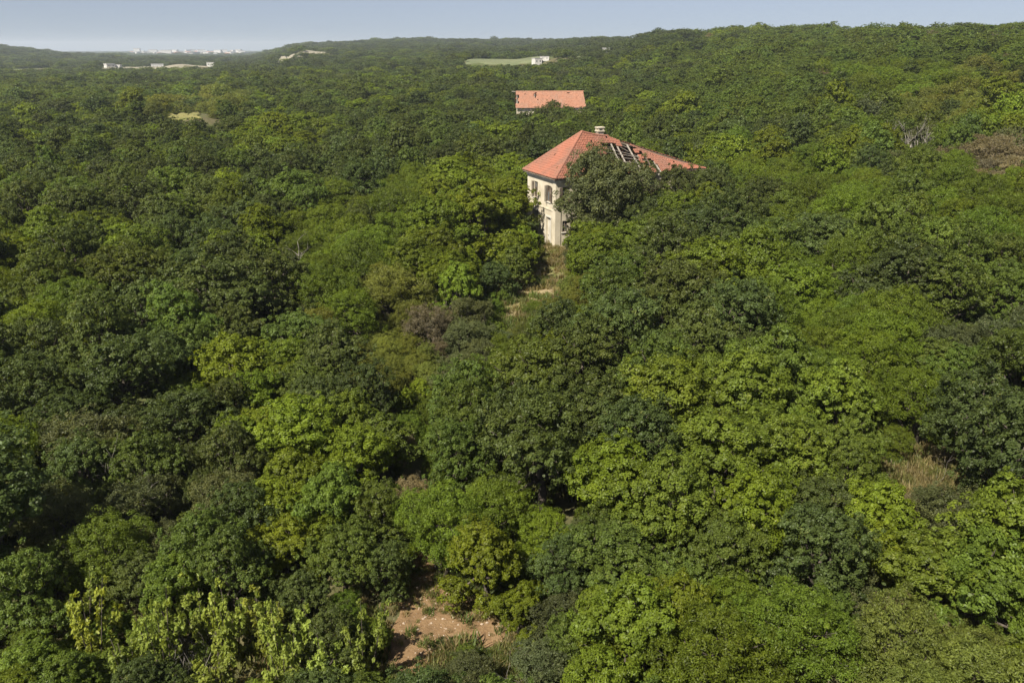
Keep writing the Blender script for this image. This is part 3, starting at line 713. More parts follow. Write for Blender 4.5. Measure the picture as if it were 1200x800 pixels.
def crown_points(lobes, ncl, zmin, under=0.35):
    vol = np.array([l[1][0] ** 2 for l in lobes]); vol = vol / vol.sum()
    P = []; O = []
    tries = 0
    while len(P) < ncl and tries < ncl * 12:
        tries += 1
        i = RNG.choice(len(lobes), p=vol); c, s = lobes[i]; u = unit(1)[0]
        if u[2] < -0.1 and RNG.random() > under: u[2] = -u[2]
        p = c + u * s * RNG.uniform(.80, 1.12) + ((u + np.array([0, 0, .5])) * RNG.uniform(.1, .5) * s.mean() if RNG.random() < .2 else 0)
        if p[2] < zmin: continue
        inside = any(j != i and (((p - c2) / s2) ** 2).sum() < 0.72 for j, (c2, s2) in enumerate(lobes))
        if inside: continue
        P.append(p); O.append(u)
    return np.array(P), np.array(O)
def make_crown(name, r=2.4, h=5.4, K=10, ncl=150, nl=100, cr=.34, L=.15, W=.10, base=.3, zmin=.5, rand=.6, lod=1.0, flat=.75):
    lobes = lobes_for(r, h, K, base, flat)
    nl = max(6, int(nl / lod ** 2)); L *= lod; W *= lod
    P, O = crown_points(lobes, ncl, zmin)
    n = len(P)
    csz = cr * RNG.uniform(.45, 1.6, n); cv = RNG.normal(0, .16, n)
    u = unit(n * nl); rad = RNG.random(n * nl) ** .4
    Or = np.repeat(O, nl, 0); Cp = np.repeat(P, nl, 0); cs = np.repeat(csz, nl)[:, None]
    flip = ((u * Or).sum(1) < -0.25); u[flip] *= -1
    C = Cp + u * cs * rad[:, None] * np.array([1, 1, .8])
    Nn = u * .75 + Or * .35 + np.array([0, 0, .55]) + RNG.normal(size=u.shape) * rand
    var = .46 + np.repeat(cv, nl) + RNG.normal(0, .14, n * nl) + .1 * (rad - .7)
    sz = RNG.uniform(.7, 1.3, n * nl)
    # inner leaves so that the crown is not hollow
    m_ = int(n * nl * .10); i = RNG.integers(0, len(lobes), m_)
    cc = np.array([lobes[k][0] for k in i]); ss = np.array([lobes[k][1] for k in i])
    Ci = cc + unit(m_) * ss * (RNG.random(m_)[:, None] ** .5) * .8; ok = Ci[:, 2] > zmin; Ci = Ci[ok]; m_ = len(Ci)
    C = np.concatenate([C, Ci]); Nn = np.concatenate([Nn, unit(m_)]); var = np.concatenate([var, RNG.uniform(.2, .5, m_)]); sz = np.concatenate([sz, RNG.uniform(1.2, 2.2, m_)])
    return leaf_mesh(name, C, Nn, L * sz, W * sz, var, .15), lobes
def make_trunk(lobes, r, h, name='trunk', mat=None, multi=1):
    mb = MB(); rnd = random.Random(int(RNG.integers(1e9)))
    for s in range(multi):
        ox, oy = rnd.uniform(-.25, .25) * (multi > 1), rnd.uniform(-.25, .25) * (multi > 1); tr = .05 * r / math.sqrt(multi) + .04
        top = Vector((ox * 4 + rnd.uniform(-.2, .2), oy * 4, h * .5))
        mid = Vector((ox * 2 + rnd.uniform(-.15, .15), oy * 2 + rnd.uniform(-.15, .15), h * .25))
        mb.tube([(ox, oy, -.4), tuple(mid), tuple(top), tuple(top + Vector((0, 0, h * .2)))], [tr * 1.5, tr, tr * .75, tr * .3], 7)
        for c, sz in lobes[1:][s::multi]:
            a = mid.lerp(top, rnd.uniform(.1, 1)); b = Vector(c); m_ = a.lerp(b, .5) + Vector((rnd.uniform(-.2, .2), rnd.uniform(-.2, .2), -.05 * r))
            mb.tube([tuple(a), tuple(m_), tuple(b)], [tr * .5, tr * .35, tr * .12], 5)
            for q in range(3):
                e = b + Vector(unit(1)[0] * sz * .8); mb.tube([tuple(m_.lerp(b, .6)), tuple(e)], [tr * .2, tr * .06], 4)
    return mb.mesh(name, mat or M_BARK, True)
SPEC = {  # style: generator settings, trunk count, label words
 'oak':   dict(r=2.5, h=5.6, K=22, ncl=470, nl=60, cr=.19, L=.108, W=.068, base=.18, rand=.6),
 'broad': dict(r=2.3, h=5.2, K=20, ncl=420, nl=66, cr=.21, L=.115, W=.07, base=.2, rand=.5),
 'fine':  dict(r=2.3, h=4.2, K=22, ncl=520, nl=66, cr=.23, L=.105, W=.036, base=.14, rand=.85, zmin=.15),
 'scrub': dict(r=2.0, h=3.2, K=16, ncl=420, nl=54, cr=.18, L=.08, W=.042, base=.16, rand=.8, zmin=.1),
 'dry':   dict(r=1.8, h=2.8, K=11, ncl=280, nl=44, cr=.22, L=.10, W=.034, base=.2, rand=1.0, zmin=.1),
}
NPROTO = {'oak': 5, 'broad': 4, 'fine': 3, 'scrub': 3, 'dry': 2}
PROTO = {}
for k, S in SPEC.items():
    PROTO[k] = []
    for i in range(NPROTO[k]):
        S2 = dict(S); S2['K'] = S['K'] + int(RNG.integers(-3, 3)); S2['h'] = S['h'] * RNG.uniform(.92, 1.1)
        cm, lb = make_crown('crown', **S2)
        PROTO[k].append((cm, make_trunk(lb, S['r'], S2['h'], multi=1 if k in ('oak', 'broad') else 3, mat=M_TWIG if k == 'dry' else M_BARK), S['r'], S2['h']))
def sapling_proto():
    """slender upright shoots, each carrying big pale leaves up its whole length"""
    C = []; Nn = []; var = []; sz = []; mb = MB(); h = 3.6
    for s in range(9):
        a = RNG.uniform(0, 6.28); lean = RNG.uniform(.3, 1.5); hh = h * RNG.uniform(.45, 1.0)
        top = np.array([math.cos(a) * lean, math.sin(a) * lean, hh]); bs_ = np.array([math.cos(a) * .15, math.sin(a) * .15, -.2])
        mb.tube([tuple(bs_), tuple((bs_ + top) / 2 + np.array([0, 0, .1])), tuple(top)], [.035, .025, .008], 5)
        for j in range(20):
            t = RNG.uniform(.22, 1.0); p = bs_ + (top - bs_) * t; k = 16
            q = p + unit(1)[0] * .30 * (1.35 - t * .8)
            C.append(q + unit(k) * .13 * RNG.random((k, 1)) ** .5); Nn.append(np.array([0, 0, .8]) + RNG.normal(size=(k, 3)) * .5 + (q - p) * 2); var.append(np.full(k, .45 + .35 * (t - .5)) + RNG.normal(0, .12, k)); sz.append(RNG.uniform(.7, 1.3, k))
    C = np.concatenate(C); Nn = np.concatenate(Nn); var = np.minimum(np.concatenate(var), .92); sz = np.concatenate(sz)
    return leaf_mesh('crown', C, Nn, .17 * sz, .10 * sz, var, .2), mb.mesh('stem', M_BARK, True), 1.1, h
PROTO['sapling'] = [sapling_proto() for _ in range(3)]
# coarser crowns for the woods farther off
LODC = bpy.data.collections.new('wood_crowns')
LIDX = {}; _li = 0
def lod_add(key, me):
    global _li
    o = bpy.data.objects.new('crown_%03d' % _li, me); LODC.objects.link(o); LIDX.setdefault(key, []).append(_li); _li += 1
for k in ('oak', 'broad', 'fine', 'scrub'):
    for i in range(3):
        lod_add((k, 1), make_crown('crown', lod=1.75, **SPEC[k])[0])
for k in ('oak', 'fine'):
    for i in range(3):
        S = dict(SPEC[k]); S['ncl'] = 130; S['cr'] *= 1.7; S['nl'] = int(S['nl'] * 1.8); lod_add((k, 2), make_crown('crown', lod=3.0, **S)[0])
for k in ('scrub', 'dry'):
    lod_add((k, 'low'), PROTO[k][0][0]); lod_add((k, 'low'), PROTO[k][1][0])
NLOD = _li

# ------------------------------------------------------------------ kinds and their colours
TINT = {'D': (.072, .098, .029), 'M': (.093, .131, .029), 'B': (.122, .166, .024), 'F': (.106, .151, .024), 'G': (.092, .112, .048), 'N': (.168, .150, .090),
        'Y': (.19, .235, .052), 'O': (.138, .163, .038), 'L': (.108, .152, .028)}
STYLE = {'D': 'oak', 'M': 'oak', 'B': 'broad', 'F': 'fine', 'G': 'scrub', 'N': 'dry', 'Y': 'sapling', 'O': 'fine', 'L': 'broad'}
WORD = {'D': 'dark green', 'M': 'mid green', 'B': 'bright green', 'F': 'feathery yellow green', 'G': 'dull grey green', 'N': 'dry brown', 'Y': 'pale yellow leaved', 'O': 'olive yellow', 'L': 'fresh green'}
NAME = {'D': 'oak_tree', 'M': 'oak_tree', 'B': 'broadleaf_tree', 'L': 'broadleaf_tree', 'F': 'feathery_shrub', 'G': 'scrub_bush', 'N': 'scrub_bush', 'Y': 'sapling', 'O': 'feathery_shrub'}
CAT = {'D': 'tree', 'M': 'tree', 'B': 'tree', 'L': 'tree', 'F': 'shrub', 'G': 'shrub', 'N': 'shrub', 'Y': 'sapling', 'O': 'shrub'}
NOUN = {'D': 'oak', 'M': 'oak', 'B': 'broadleaf tree', 'L': 'broadleaf tree', 'F': 'shrub', 'G': 'bush', 'N': 'bush', 'Y': 'saplings', 'O': 'shrub'}
# where each colour shows in the photograph (centre, half size)
BLOBS = [(560,250,95,50,'B'),(470,270,80,55,'F'),(430,330,70,40,'F'),(380,300,50,40,'F'),(500,330,50,30,'B'),(310,450,40,55,'B'),(340,510,60,35,'B'),(360,590,90,45,'B'),(420,560,50,60,'L'),
 (130,650,65,55,'F'),(230,640,50,45,'M'),(100,300,80,22,'B'),(20,320,30,30,'B'),(575,590,65,50,'F'),(565,670,70,50,'B'),(730,740,90,60,'B'),(920,745,90,50,'F'),(1075,775,100,45,'O'),(1160,690,70,60,'L'),
 (1025,610,60,45,'B'),(820,600,110,70,'L'),(880,500,110,80,'L'),(900,570,90,70,'L'),(1060,430,70,50,'F'),(960,310,60,60,'F'),(905,215,50,30,'F'),(1000,255,45,45,'F'),(870,195,60,22,'B'),(1150,270,80,70,'F'),
 (1130,110,90,40,'O'),(1170,130,50,30,'B'),(640,385,40,35,'B'),(715,305,60,25,'B'),(470,440,35,35,'B'),(1160,190,60,28,'N'),(470,525,22,30,'N'),(600,400,70,32,'F'),(460,395,60,40,'O'),(500,480,30,40,'F'),(700,262,45,26,'G'),(490,600,20,50,'G'),(520,378,24,20,'N'),(150,590,80,30,'G'),(250,590,60,35,'G'),(420,390,45,50,'O'),
 (650,740,50,55,'G'),(1140,600,80,40,'G'),(960,655,60,55,'D'),(1150,400,70,60,'G'),(540,385,40,40,'G'),(580,430,60,30,'F'),(1060,480,40,40,'F'),(60,110,90,12,'M'),(330,160,60,20,'B'),(120,115,90,10,'M'),
 (1000,60,200,25,'M'),(1050,90,150,30,'F'),(760,45,50,10,'D'),(60,60,70,10,'D'),(250,75,160,8,'D'),(600,55,220,8,'D'),(420,195,60,20,'D'),(470,300,50,18,'B'),(660,320,30,40,'O'),(100,700,70,50,'L'),(60,650,60,50,'D'),
 (30,760,60,50,'L'),(890,420,60,30,'D'),(1000,400,60,40,'F'),(1110,330,90,50,'M'),(240,120,60,14,'O'),(900,110,120,30,'M')]
def kind_at(px, py, x, y, rnd):
    w = []
    for (bx, by, rx, ry, k) in BLOBS:
        if abs(px - bx) > rx * 1.5 or abs(py - by) > ry * 1.5: continue
        d = math.hypot((px - bx) / rx, (py - by) / ry) + noise.noise((px * .02, py * .03, ord(k))) * .35
        if d < 1.05: w.append((d, k))
    if w and rnd.random() < .9: return min(w)[1]
    n = noise.noise((x * .045, y * .045, 4.2)); q = rnd.random() + n * .55
    far = py < 180
    if px > 820: # the right is greener
        return 'D' if q < .22 else 'M' if q < .55 else 'F' if q < .78 else 'B' if q < .9 else 'G' if q < .985 else 'N'
    return 'D' if q < .52 else 'M' if q < .80 else 'B' if q < .88 else 'F' if q < .98 else 'B' if q < 1.1 else 'G' if q < 1.3 else 'N'

# ------------------------------------------------------------------ what must stay in view: (shape in picture, distance)
KEEP = [('r', 614, 152, 690, 214, 93), ('r', 618, 205, 660, 262, 93), ('r', 632, 255, 664, 284, 92), ('r', 690, 152, 735, 182, 96), ('r', 735, 172, 818, 195, 96),
        ('r', 604, 107, 684, 117, 222), ('r', 606, 115, 625, 123, 222), ('r', 668, 115, 685, 126, 222), ('e', 603, 360, 18, 20, 66), ('e', 636, 332, 26, 20, 74), ('e', 650, 300, 17, 22, 82),
        ('e', 530, 728, 55, 22, 27), ('e', 482, 745, 24, 40, 26), ('e', 494, 676, 12, 22, 30), ('e', 1070, 566, 26, 16, 42), ('e', 321, 370, 7, 6, 64),
        ('r', 206, 130, 246, 139, 300)]
KEEP += [('e', px_, py_, a_, b_, math.hypot(*ground_at(px_, py_, h_)) - .5) for px_, py_, a_, b_, h_ in ((1076, 150, 9, 9, 5.2), (338, 296, 14, 14, 3.4), (494, 345, 16, 10, 2.0), (122, 512, 20, 16, 4.8), (1112, 558, 16, 5, .6), (566, 285, 7, 22, 1.5))]
PATCHES = [CLEAR, PATHP, TANP, PINKP]
SH = (sdir.x / math.hypot(sdir.x, sdir.y), sdir.y / math.hypot(sdir.x, sdir.y)); STAN = math.tan(R(SUN_EL))   # towards the sun
SUNLIT = [ground_at(*q) for q in ((505, 730), (530, 720), (560, 730), (600, 362), (640, 335), (650, 305), (1068, 568))]
FKEEP = [('r', 556, 71.5, 636, 75.5, 640), ('r', 150, 75.5, 250, 77.5, 1100), ('r', 20, 78.5, 58, 80.5, 1050), ('r', 340, 62.5, 394, 65, 830), ('r', 206, 130, 246, 139, 300), ('r', 704, 58, 713, 62, 620), ('r', 178, 71, 190, 76, 1200),
         ('r', 120, 73, 142, 78, 1150), ('r', 625, 66, 645, 72, 720), ('r', 150, 60, 295, 65, 3000), ('r', 82, 76, 92, 79, 1100)]
def hides_far(x, y, g, r, H):
    dd = math.hypot(x, y); p = project(x, y, g + H)
    if p is None: return False
    hw = r * F / p[2] * .8
    for K in FKEEP:
        if dd < K[5] * .99 and p[0] + hw > K[1] and p[0] - hw < K[3] and p[1] < K[4] and p[1] + H * F / p[2] > K[2]: return True
    return False
def in_poly(x, y, P):
    c = False; n = len(P)
    for i in range(n):
        x1, y1 = P[i]; x2, y2 = P[(i + 1) % n]
        if (y1 > y) != (y2 > y) and x < (x2 - x1) * (y - y1) / (y2 - y1) + x1: c = not c
    return c
def blocked(x, y, g, r, H, pad=0.8):
    """does a crown here stand in front of something the photograph shows, or on a bare patch or a house"""
    dd = math.hypot(x, y)
    lx = (x - HO.x) * vd.x + (y - HO.y) * vd.y; ly = (x - HO.x) * ud.x + (y - HO.y) * ud.y
    if -r * .7 < lx < HL + r * .7 and -r * .7 < ly < HW + r * .7: return True
    bx, by = x - BI.x, y - BI.y
    if abs(bx * bd.x + by * bd.y) < BL / 2 + r * .6 and abs(bx * bn.x + by * bn.y) < 5 + r * .6: return True
    if dd < 90:
        for P in PATCHES:
            if in_poly(x, y, P): return True
    for (sx, sy) in SUNLIT:
        u_ = (sx - x) * -SH[0] + (sy - y) * -SH[1]
        if 0 < u_ + r and (u_ - r * .6) * STAN < H and abs((sx - x) * SH[1] - (sy - y) * SH[0]) < r * .9 and dd < 95: return True
    p = project(x, y, g + H * .55)
    if p is None: return False
    hw, hh = r * F / p[2] * pad, H * .5 * F / p[2] * .95
    for K in KEEP:
        if dd > K[-1]: continue
        if K[0] == 'r': x0, y0, x1, y1 = K[1:5]
        else: x0, y0, x1, y1 = K[1] - K[3] * .8, K[2] - K[4] * .8, K[1] + K[3] * .8, K[2] + K[4] * .8
        if p[0] + hw > x0 and p[0] - hw < x1 and p[1] + hh > y0 and p[1] - hh < y1: return True
    return False

# ------------------------------------------------------------------ hand placed crowns: (centre x, centre y, half width in photo pixels, kind)
HAND = [(772,224,22,'D'),(750,226,18,'G'),(578,270,30,'B'),(640,131,11,'D'),(654,130,11,'M'),(628,135,12,'D'),(664,138,12,'D'),(612,132,9,'M'),(690,136,14,'D'),(800,222,22,'M'),(780,218,18,'D'),(835,218,26,'D'),(262,352,62,'D'),(318,345,50,'D'),(215,385,50,'M'),(120,400,48,'M'),(60,425,45,'D'),(390,425,48,'D'),(430,470,44,'D'),(375,480,40,'D'),(180,430,46,'D'),(115,525,66,'G'),(30,470,50,'D'),
 (100,262,46,'D'),(160,250,40,'D'),(40,250,42,'D'),(215,235,42,'M'),(350,236,42,'M'),(300,235,36,'D'),(135,215,32,'D'),
 (560,262,52,'B'),(508,275,46,'B'),(590,246,36,'B'),(530,222,40,'B'),(462,258,46,'F'),(430,300,46,'F'),(486,318,40,'B'),(385,270,38,'F'),(350,300,30,'F'),(420,222,38,'D'),(455,345,46,'O'),(405,375,42,'F'),(480,352,30,'G'),
 (790,360,66,'D'),(730,400,62,'D'),(850,385,56,'D'),(680,440,60,'D'),(620,450,54,'M'),(760,455,58,'M'),(600,515,56,'D'),(680,510,62,'D'),(540,470,44,'M'),(530,545,48,'M'),(750,530,60,'D'),
 (822,285,48,'D'),(872,258,40,'D'),(765,300,42,'M'),(720,340,44,'M'),(810,235,36,'M'),(905,300,42,'M'),
 (1050,340,58,'D'),(1110,350,50,'M'),(1150,495,64,'D'),(1120,440,40,'M'),(1180,430,46,'G'),
 (880,470,62,'L'),(840,540,66,'L'),(930,540,60,'L'),(780,600,62,'L'),(890,610,62,'B'),(960,600,44,'D'),(840,655,56,'M'),
 (960,660,64,'D'),(1030,612,52,'B'),(1120,610,58,'G'),(1000,700,46,'G'),(930,745,72,'F'),(860,715,46,'F'),(1060,770,72,'O'),(1140,785,50,'O'),(1160,700,70,'L'),(1090,680,56,'L'),
 (740,740,66,'B'),(700,770,44,'B'),(570,655,50,'B'),(575,605,50,'F'),(640,640,44,'F'),(655,725,40,'G'),(640,785,44,'G'),(560,790,34,'G'),(790,700,44,'M'),
 (425,545,48,'B'),(380,595,50,'L'),(440,610,44,'M'),(330,600,44,'B'),(400,655,46,'M'),(130,650,56,'F'),(200,690,44,'L'),(260,590,50,'G'),(180,590,48,'G'),(60,600,50,'G'),(30,700,54,'M'),
 (300,470,38,'B'),(335,430,34,'B'),(280,520,36,'B'),(220,500,48,'D'),
 (200,690,26,'Y'),(228,706,26,'Y'),(270,730,26,'Y'),(310,724,26,'Y'),(345,730,28,'Y'),(385,760,26,'Y'),(425,765,24,'Y'),(105,740,28,'Y'),(150,765,26,'Y'),(185,735,26,'Y'),(90,700,22,'Y'),(250,765,28,'Y'),(330,775,26,'Y'),
 (1160,188,44,'N'),(1122,192,34,'N'),(1192,206,34,'N'),(1180,175,30,'N'),(1145,178,30,'N'),(1165,205,30,'N'),(468,525,24,'N'),(520,380,20,'N'),(490,340,22,'N'),(440,445,24,'G'),(1085,585,20,'G')]
TREES = []      # x, y, g, r, H, kind, hand
def bigenough(t): return t
for (px, py, hw, k) in HAND:
    S = SPEC.get(STYLE[k]); r0, h0 = (S['r'], S['h']) if S else (1.1, 3.6)
    H = h0
    for _ in range(5):
        x, y = ground_at(px, py, H * .55); g = gz1(x, y); p = project(x, y, g + H * .55); r = hw * p[2] / F
        s = r / r0; H = h0 * (s if s < 1 else s ** .7)
        if k == 'Y': H = 3.9 * RNG.uniform(.75, 1.1)
    TREES.append([x, y, g, r, H, k, 1])
cell = 4.0; GRID = {}
def gadd(i, x, y): GRID.setdefault((int(x // cell), int(y // cell)), []).append(i)
for i, t in enumerate(TREES): gadd(i, t[0], t[1])
def clash(x, y, r, f):
    cx, cy = int(x // cell), int(y // cell)
    for i in range(cx - 3, cx + 4):
        for j in range(cy - 3, cy + 4):
            for q in GRID.get((i, j), ()):
                t = TREES[q]
                if (t[0] - x) ** 2 + (t[1] - y) ** 2 < (f * (r + t[3])) ** 2: return True
    return False
def in_field(x, y, pad=1.0):
    r = math.hypot(x, y)
    if r < 150: return False
    p = 600 + F * math.tan(math.atan2(x, y)) / CP * 0.94 if y > 0 else -1
    for (a, b, r0, r1, kk) in FIELDS:
        if a - 1 < p < b + 1 and r0 < r < r1: return kk
    return False
rn = random.Random(3)
LOWZ = [(590, 350, 40, 36), (620, 410, 40, 26), (450, 395, 60, 36), (480, 470, 34, 45), (486, 560, 24, 50), (494, 625, 20, 30), (612, 378, 46, 34), (560, 405, 55, 30), (632, 315, 26, 40), (1105, 580, 75, 22), (490, 420, 50, 26), (530, 790, 80, 30), (1110, 640, 60, 30)]
def throw(n, rmin, rmax, amax, sizes, f, low=False):
    for _ in range(n):
        a = rn.uniform(-amax, amax); r_ = math.sqrt(rn.uniform(rmin ** 2, rmax ** 2)); x, y = math.sin(a) * r_, math.cos(a) * r_
        s = rn.uniform(*sizes); g = gz1(x, y); p = project(x, y, g + 3) or (600, 1500, 1)
        k = kind_at(p[0], p[1], x, y, rn)
        if k == 'Y': k = 'L'
        S = SPEC[STYLE[k]]; rr = S['r'] * s * (1 if not low else .55); H = S['h'] * s * rn.uniform(.88, 1.12) * (1 if not low else .5)
        if low and k in 'DM': k = rn.choice('GMLF'); S = SPEC[STYLE[k]]; rr = S['r'] * s * .5; H = S['h'] * s * .45
        if r_ < 60 and not low: rr *= .9; H *= .9
        if low and k in 'DMB' and any(((p[0] - a_) / b_) ** 2 + ((p[1] - c_) / d_) ** 2 < 1.2 for a_, c_, b_, d_ in LOWZ): k = rn.choice('FOGL')
        if clash(x, y, rr, f): continue
        if blocked(x, y, g, rr, H): continue
        if in_field(x, y): continue
        if p[0] < 455 and p[1] > 655 and H > 3: continue
        if H > 2.3 and r_ < 98 and any(((p[0] - a_) / b_) ** 2 + ((p[1] - c_) / d_) ** 2 < 1 for a_, c_, b_, d_ in LOWZ): continue
        TREES.append([x, y, g, rr, H, k, 0]); gadd(len(TREES) - 1, x, y)
throw(2200, 30, 130, .85, (1.1, 1.45), .60)
throw(15000, 12, 130, .85, (.7, 1.1), .58)
throw(14000, 12, 120, .85, (.45, .8), .58)
throw(14000, 14, 100, .85, (.35, .75), .52, True)

# ------------------------------------------------------------------ which crowns are things of their own
def prj(t): return project(t[0], t[1], t[2] + t[4] * .6)
def size_in_view(t):
    p = prj(t)
    if p is None: return -1
    w = t[3] * F / p[2]
    if not (-w * .5 < p[0] < 1200 + w * .5 and -w * .5 < p[1] < 800 + w * .6): return -1
    return w * (1.5 if t[6] else 1)
order = sorted(range(len(TREES)), key=lambda i: -size_in_view(TREES[i]))
ISOLATE = set(); cnt = {'tree': 0, 'shrub': 0, 'sapling': 0}
for i in order:
    t = TREES[i]
    if size_in_view(t) < 9: continue
    c = CAT[t[5]]
    if c == 'shrub' and t[4] < 1.2 and not t[6]: continue
    if cnt[c] < (290 if c != 'sapling' else 50): ISOLATE.add(i); cnt[c] += 1

# ------------------------------------------------------------------ labels from colour, size and the landmark each stands by
LM = [('the orange clearing', 530, 725), ('the ruined house', 690, 225), ('the sandy path', 625, 340), ('the tan bare patch', 1068, 568), ('the pinkish bare spot', 320, 370),
      ('the yellow saplings', 270, 725), ('the dead oak branches', 125, 515), ('the bleached snag', 1076, 150),
      ('the brown thicket', 1160, 190), ('the forked dead tree', 340, 297), ('the second tiled roof', 645, 115), ('the lower left corner', 0, 800),
      ('the lower right corner', 1200, 800), ('the middle right edge', 1200, 400), ('the middle left edge', 0, 320), ('the brown bush', 468, 525), ('the fallen pale branches', 1112, 556)]
ORD = ['', 'second', 'third', 'fourth', 'fifth', 'sixth', 'seventh', 'eighth', 'ninth', 'tenth', 'eleventh', 'twelfth', 'thirteenth', 'fourteenth', 'fifteenth', 'sixteenth', 'seventeenth', 'eighteenth']
recs = {}
for i in ISOLATE:
    t = TREES[i]; p = prj(t); best = None
    for nm, lx, ly in LM:
        d = math.hypot(p[0] - lx, (p[1] - ly) * 1.3)
        if best is None or d < best[0]: best = (d, nm, lx, ly)
    dx, dy = p[0] - best[2], (p[1] - best[3]) * 1.3
    a = math.degrees(math.atan2(-dy, dx)) % 360
    di = ['right of', 'behind right of', 'behind', 'behind left of', 'left of', 'front left of', 'in front of', 'front right of'][int(((a + 22.5) % 360) // 45)]
    sz = 'broad' if t[3] > 2.6 else 'medium' if t[3] > 1.6 else 'small'
    recs.setdefault((sz, t[5], di, best[1]), []).append((best[0], i))
LABEL = {}; GROUPS = {}
for (sz, k, di, nm), L in recs.items():
    L.sort()
    for j, (_, i) in enumerate(L):
        if j < 18:
            LABEL[i] = f"{sz} {WORD[k]} {NOUN[k]} {di} {nm}" if len(L) == 1 else f"{sz} {WORD[k]} {NOUN[k]}, {(ORD[j] + ' ') if j else ''}nearest {di} {nm}"
        else: LABEL[i] = f"{sz} {WORD[k]} {NOUN[k]} {di} {nm}, farther off"
def LABgroup(k): return {'D': 'dark and mid green oaks of the wood', 'M': 'dark and mid green oaks of the wood', 'B': 'bright broadleaf trees in the wood', 'L': 'bright broadleaf trees in the wood', 'F': 'feathery shrubs in the wood',
                         'O': 'feathery shrubs in the wood', 'G': 'low bushes in the wood', 'N': 'low bushes in the wood', 'Y': 'pale yellow leaved saplings'}[k]
def add_plant(name, loc, proto, sx, sz, rz, tint, label, cat, group, stem='trunk'):
    e = empty(name, loc, rz); f_ = rl.uniform(.88, 1.14); e.scale = (sx * f_, sx / f_, sz); e.rotation_euler = (rl.uniform(-.1, .1), rl.uniform(-.1, .1), rz); tag(e, label, cat, group)
    c = link('crown', proto[0], e); c['tint'] = tint
    link(stem, proto[1], e); return e
def tint_of(k, rnd):
    T = TINT[k]; v = rnd.uniform(.86, 1.16); w = rnd.uniform(-.04, .08)
    return [T[0] * v * (1 + w), T[1] * v, T[2] * v * (1 - w * 1.5)]
rl = random.Random(9)
for i in sorted(ISOLATE, key=lambda i: (TREES[i][5], i)):
    x, y, g, r, H, k, hand = TREES[i]; pr = PROTO[STYLE[k]]; P_ = rl.choice(pr)
    add_plant(NAME[k], (x, y, g - .05), P_, r / P_[2], H / P_[3], rl.uniform(0, 6.28), tint_of(k, rl), LABEL[i], CAT[k], LABgroup(k), 'stem' if k == 'Y' else 'trunk')

# the big overgrown tree in front of the house
bigc, bigl = make_crown('crown', r=5.2, h=10.5, K=20, ncl=620, nl=60, cr=.55, L=.20, W=.13, base=.16, zmin=.4, rand=.7)
bigt = make_trunk(bigl, 5.2, 10.5, multi=2)
x, y = ground_at(710, 246, 4.8); g = gz1(x, y); p = project(x, y, g + 5.5); s = 58 * p[2] / F / 5.2
HOUSE_TREE = (x, y, s)
add_plant('overgrown_tree', (x, y, g), (bigc, bigt), s, s * .97, 1.0, [.092, .105, .042], 'large grey green overgrown tree hiding the front of the ruined house', 'tree', None)
for (v_, u_, r_, H_, lb_) in ((14.6, -2.8, 2.9, 8.3, 'tall olive oak pressed against the right part of the house front'), (18.4, -2.6, 2.6, 7.4, 'rounded oak just under the right end of the tiled roof'), (21.5, -1.5, 2.3, 6.9, 'small oak at the far right corner of the ruined house')):
    q = hp(v_, u_, 0); P_ = PROTO['oak'][0]; add_plant('overgrown_tree', (q.x, q.y, gz1(q.x, q.y)), P_, r_ / P_[2], H_ / P_[3], v_, [.074, .092, .028], lb_, 'tree', None)
for (s_, n_, r_, dz_, lb_) in ((-8.6, 8.5, 2.2, -4.6, 'small oak covering the left wall end of the long low building'), (-4.4, 9.5, 2.6, -3.0, 'rounded oak rising over the left half of the long building eave'), (.2, 9, 3.1, -1.9, 'tall oak covering the middle of the long building roof edge'), (4.2, 9.5, 2.6, -3.1, 'oak at the right of the tall one before the long building'), (8.4, 8.5, 2.3, -4.9, 'low oak under the right end of the long building roof')):
    q = BI + bd * s_ + bn * n_; z_ = gz1(q.x, q.y); P_ = PROTO['oak'][int(abs(s_)) % 5]; add_plant('oak_tree', (q.x, q.y, z_), P_, r_ / P_[2], (ra.z + dz_ - z_) / P_[3] * .94, s_, [.08, .10, .028], lb_, 'tree', None)
x, y = ground_at(690, 262, 3)
add_plant('overgrown_tree', (x, y, gz1(x, y)), PROTO['oak'][1], 1.1, 1.05, .4, [.07, .085, .028], 'lower olive tree hugging the corner pilaster of the ruined house', 'tree', None)
TOPTREE = ground_at(752, 232, 5)
add_plant('overgrown_tree', (TOPTREE[0], TOPTREE[1], gz1(*TOPTREE)), PROTO['oak'][2], 1.25, 1.45, 2.4, [.06, .062, .032], 'dull brownish green tree before the tiled right end of the house', 'tree', None)

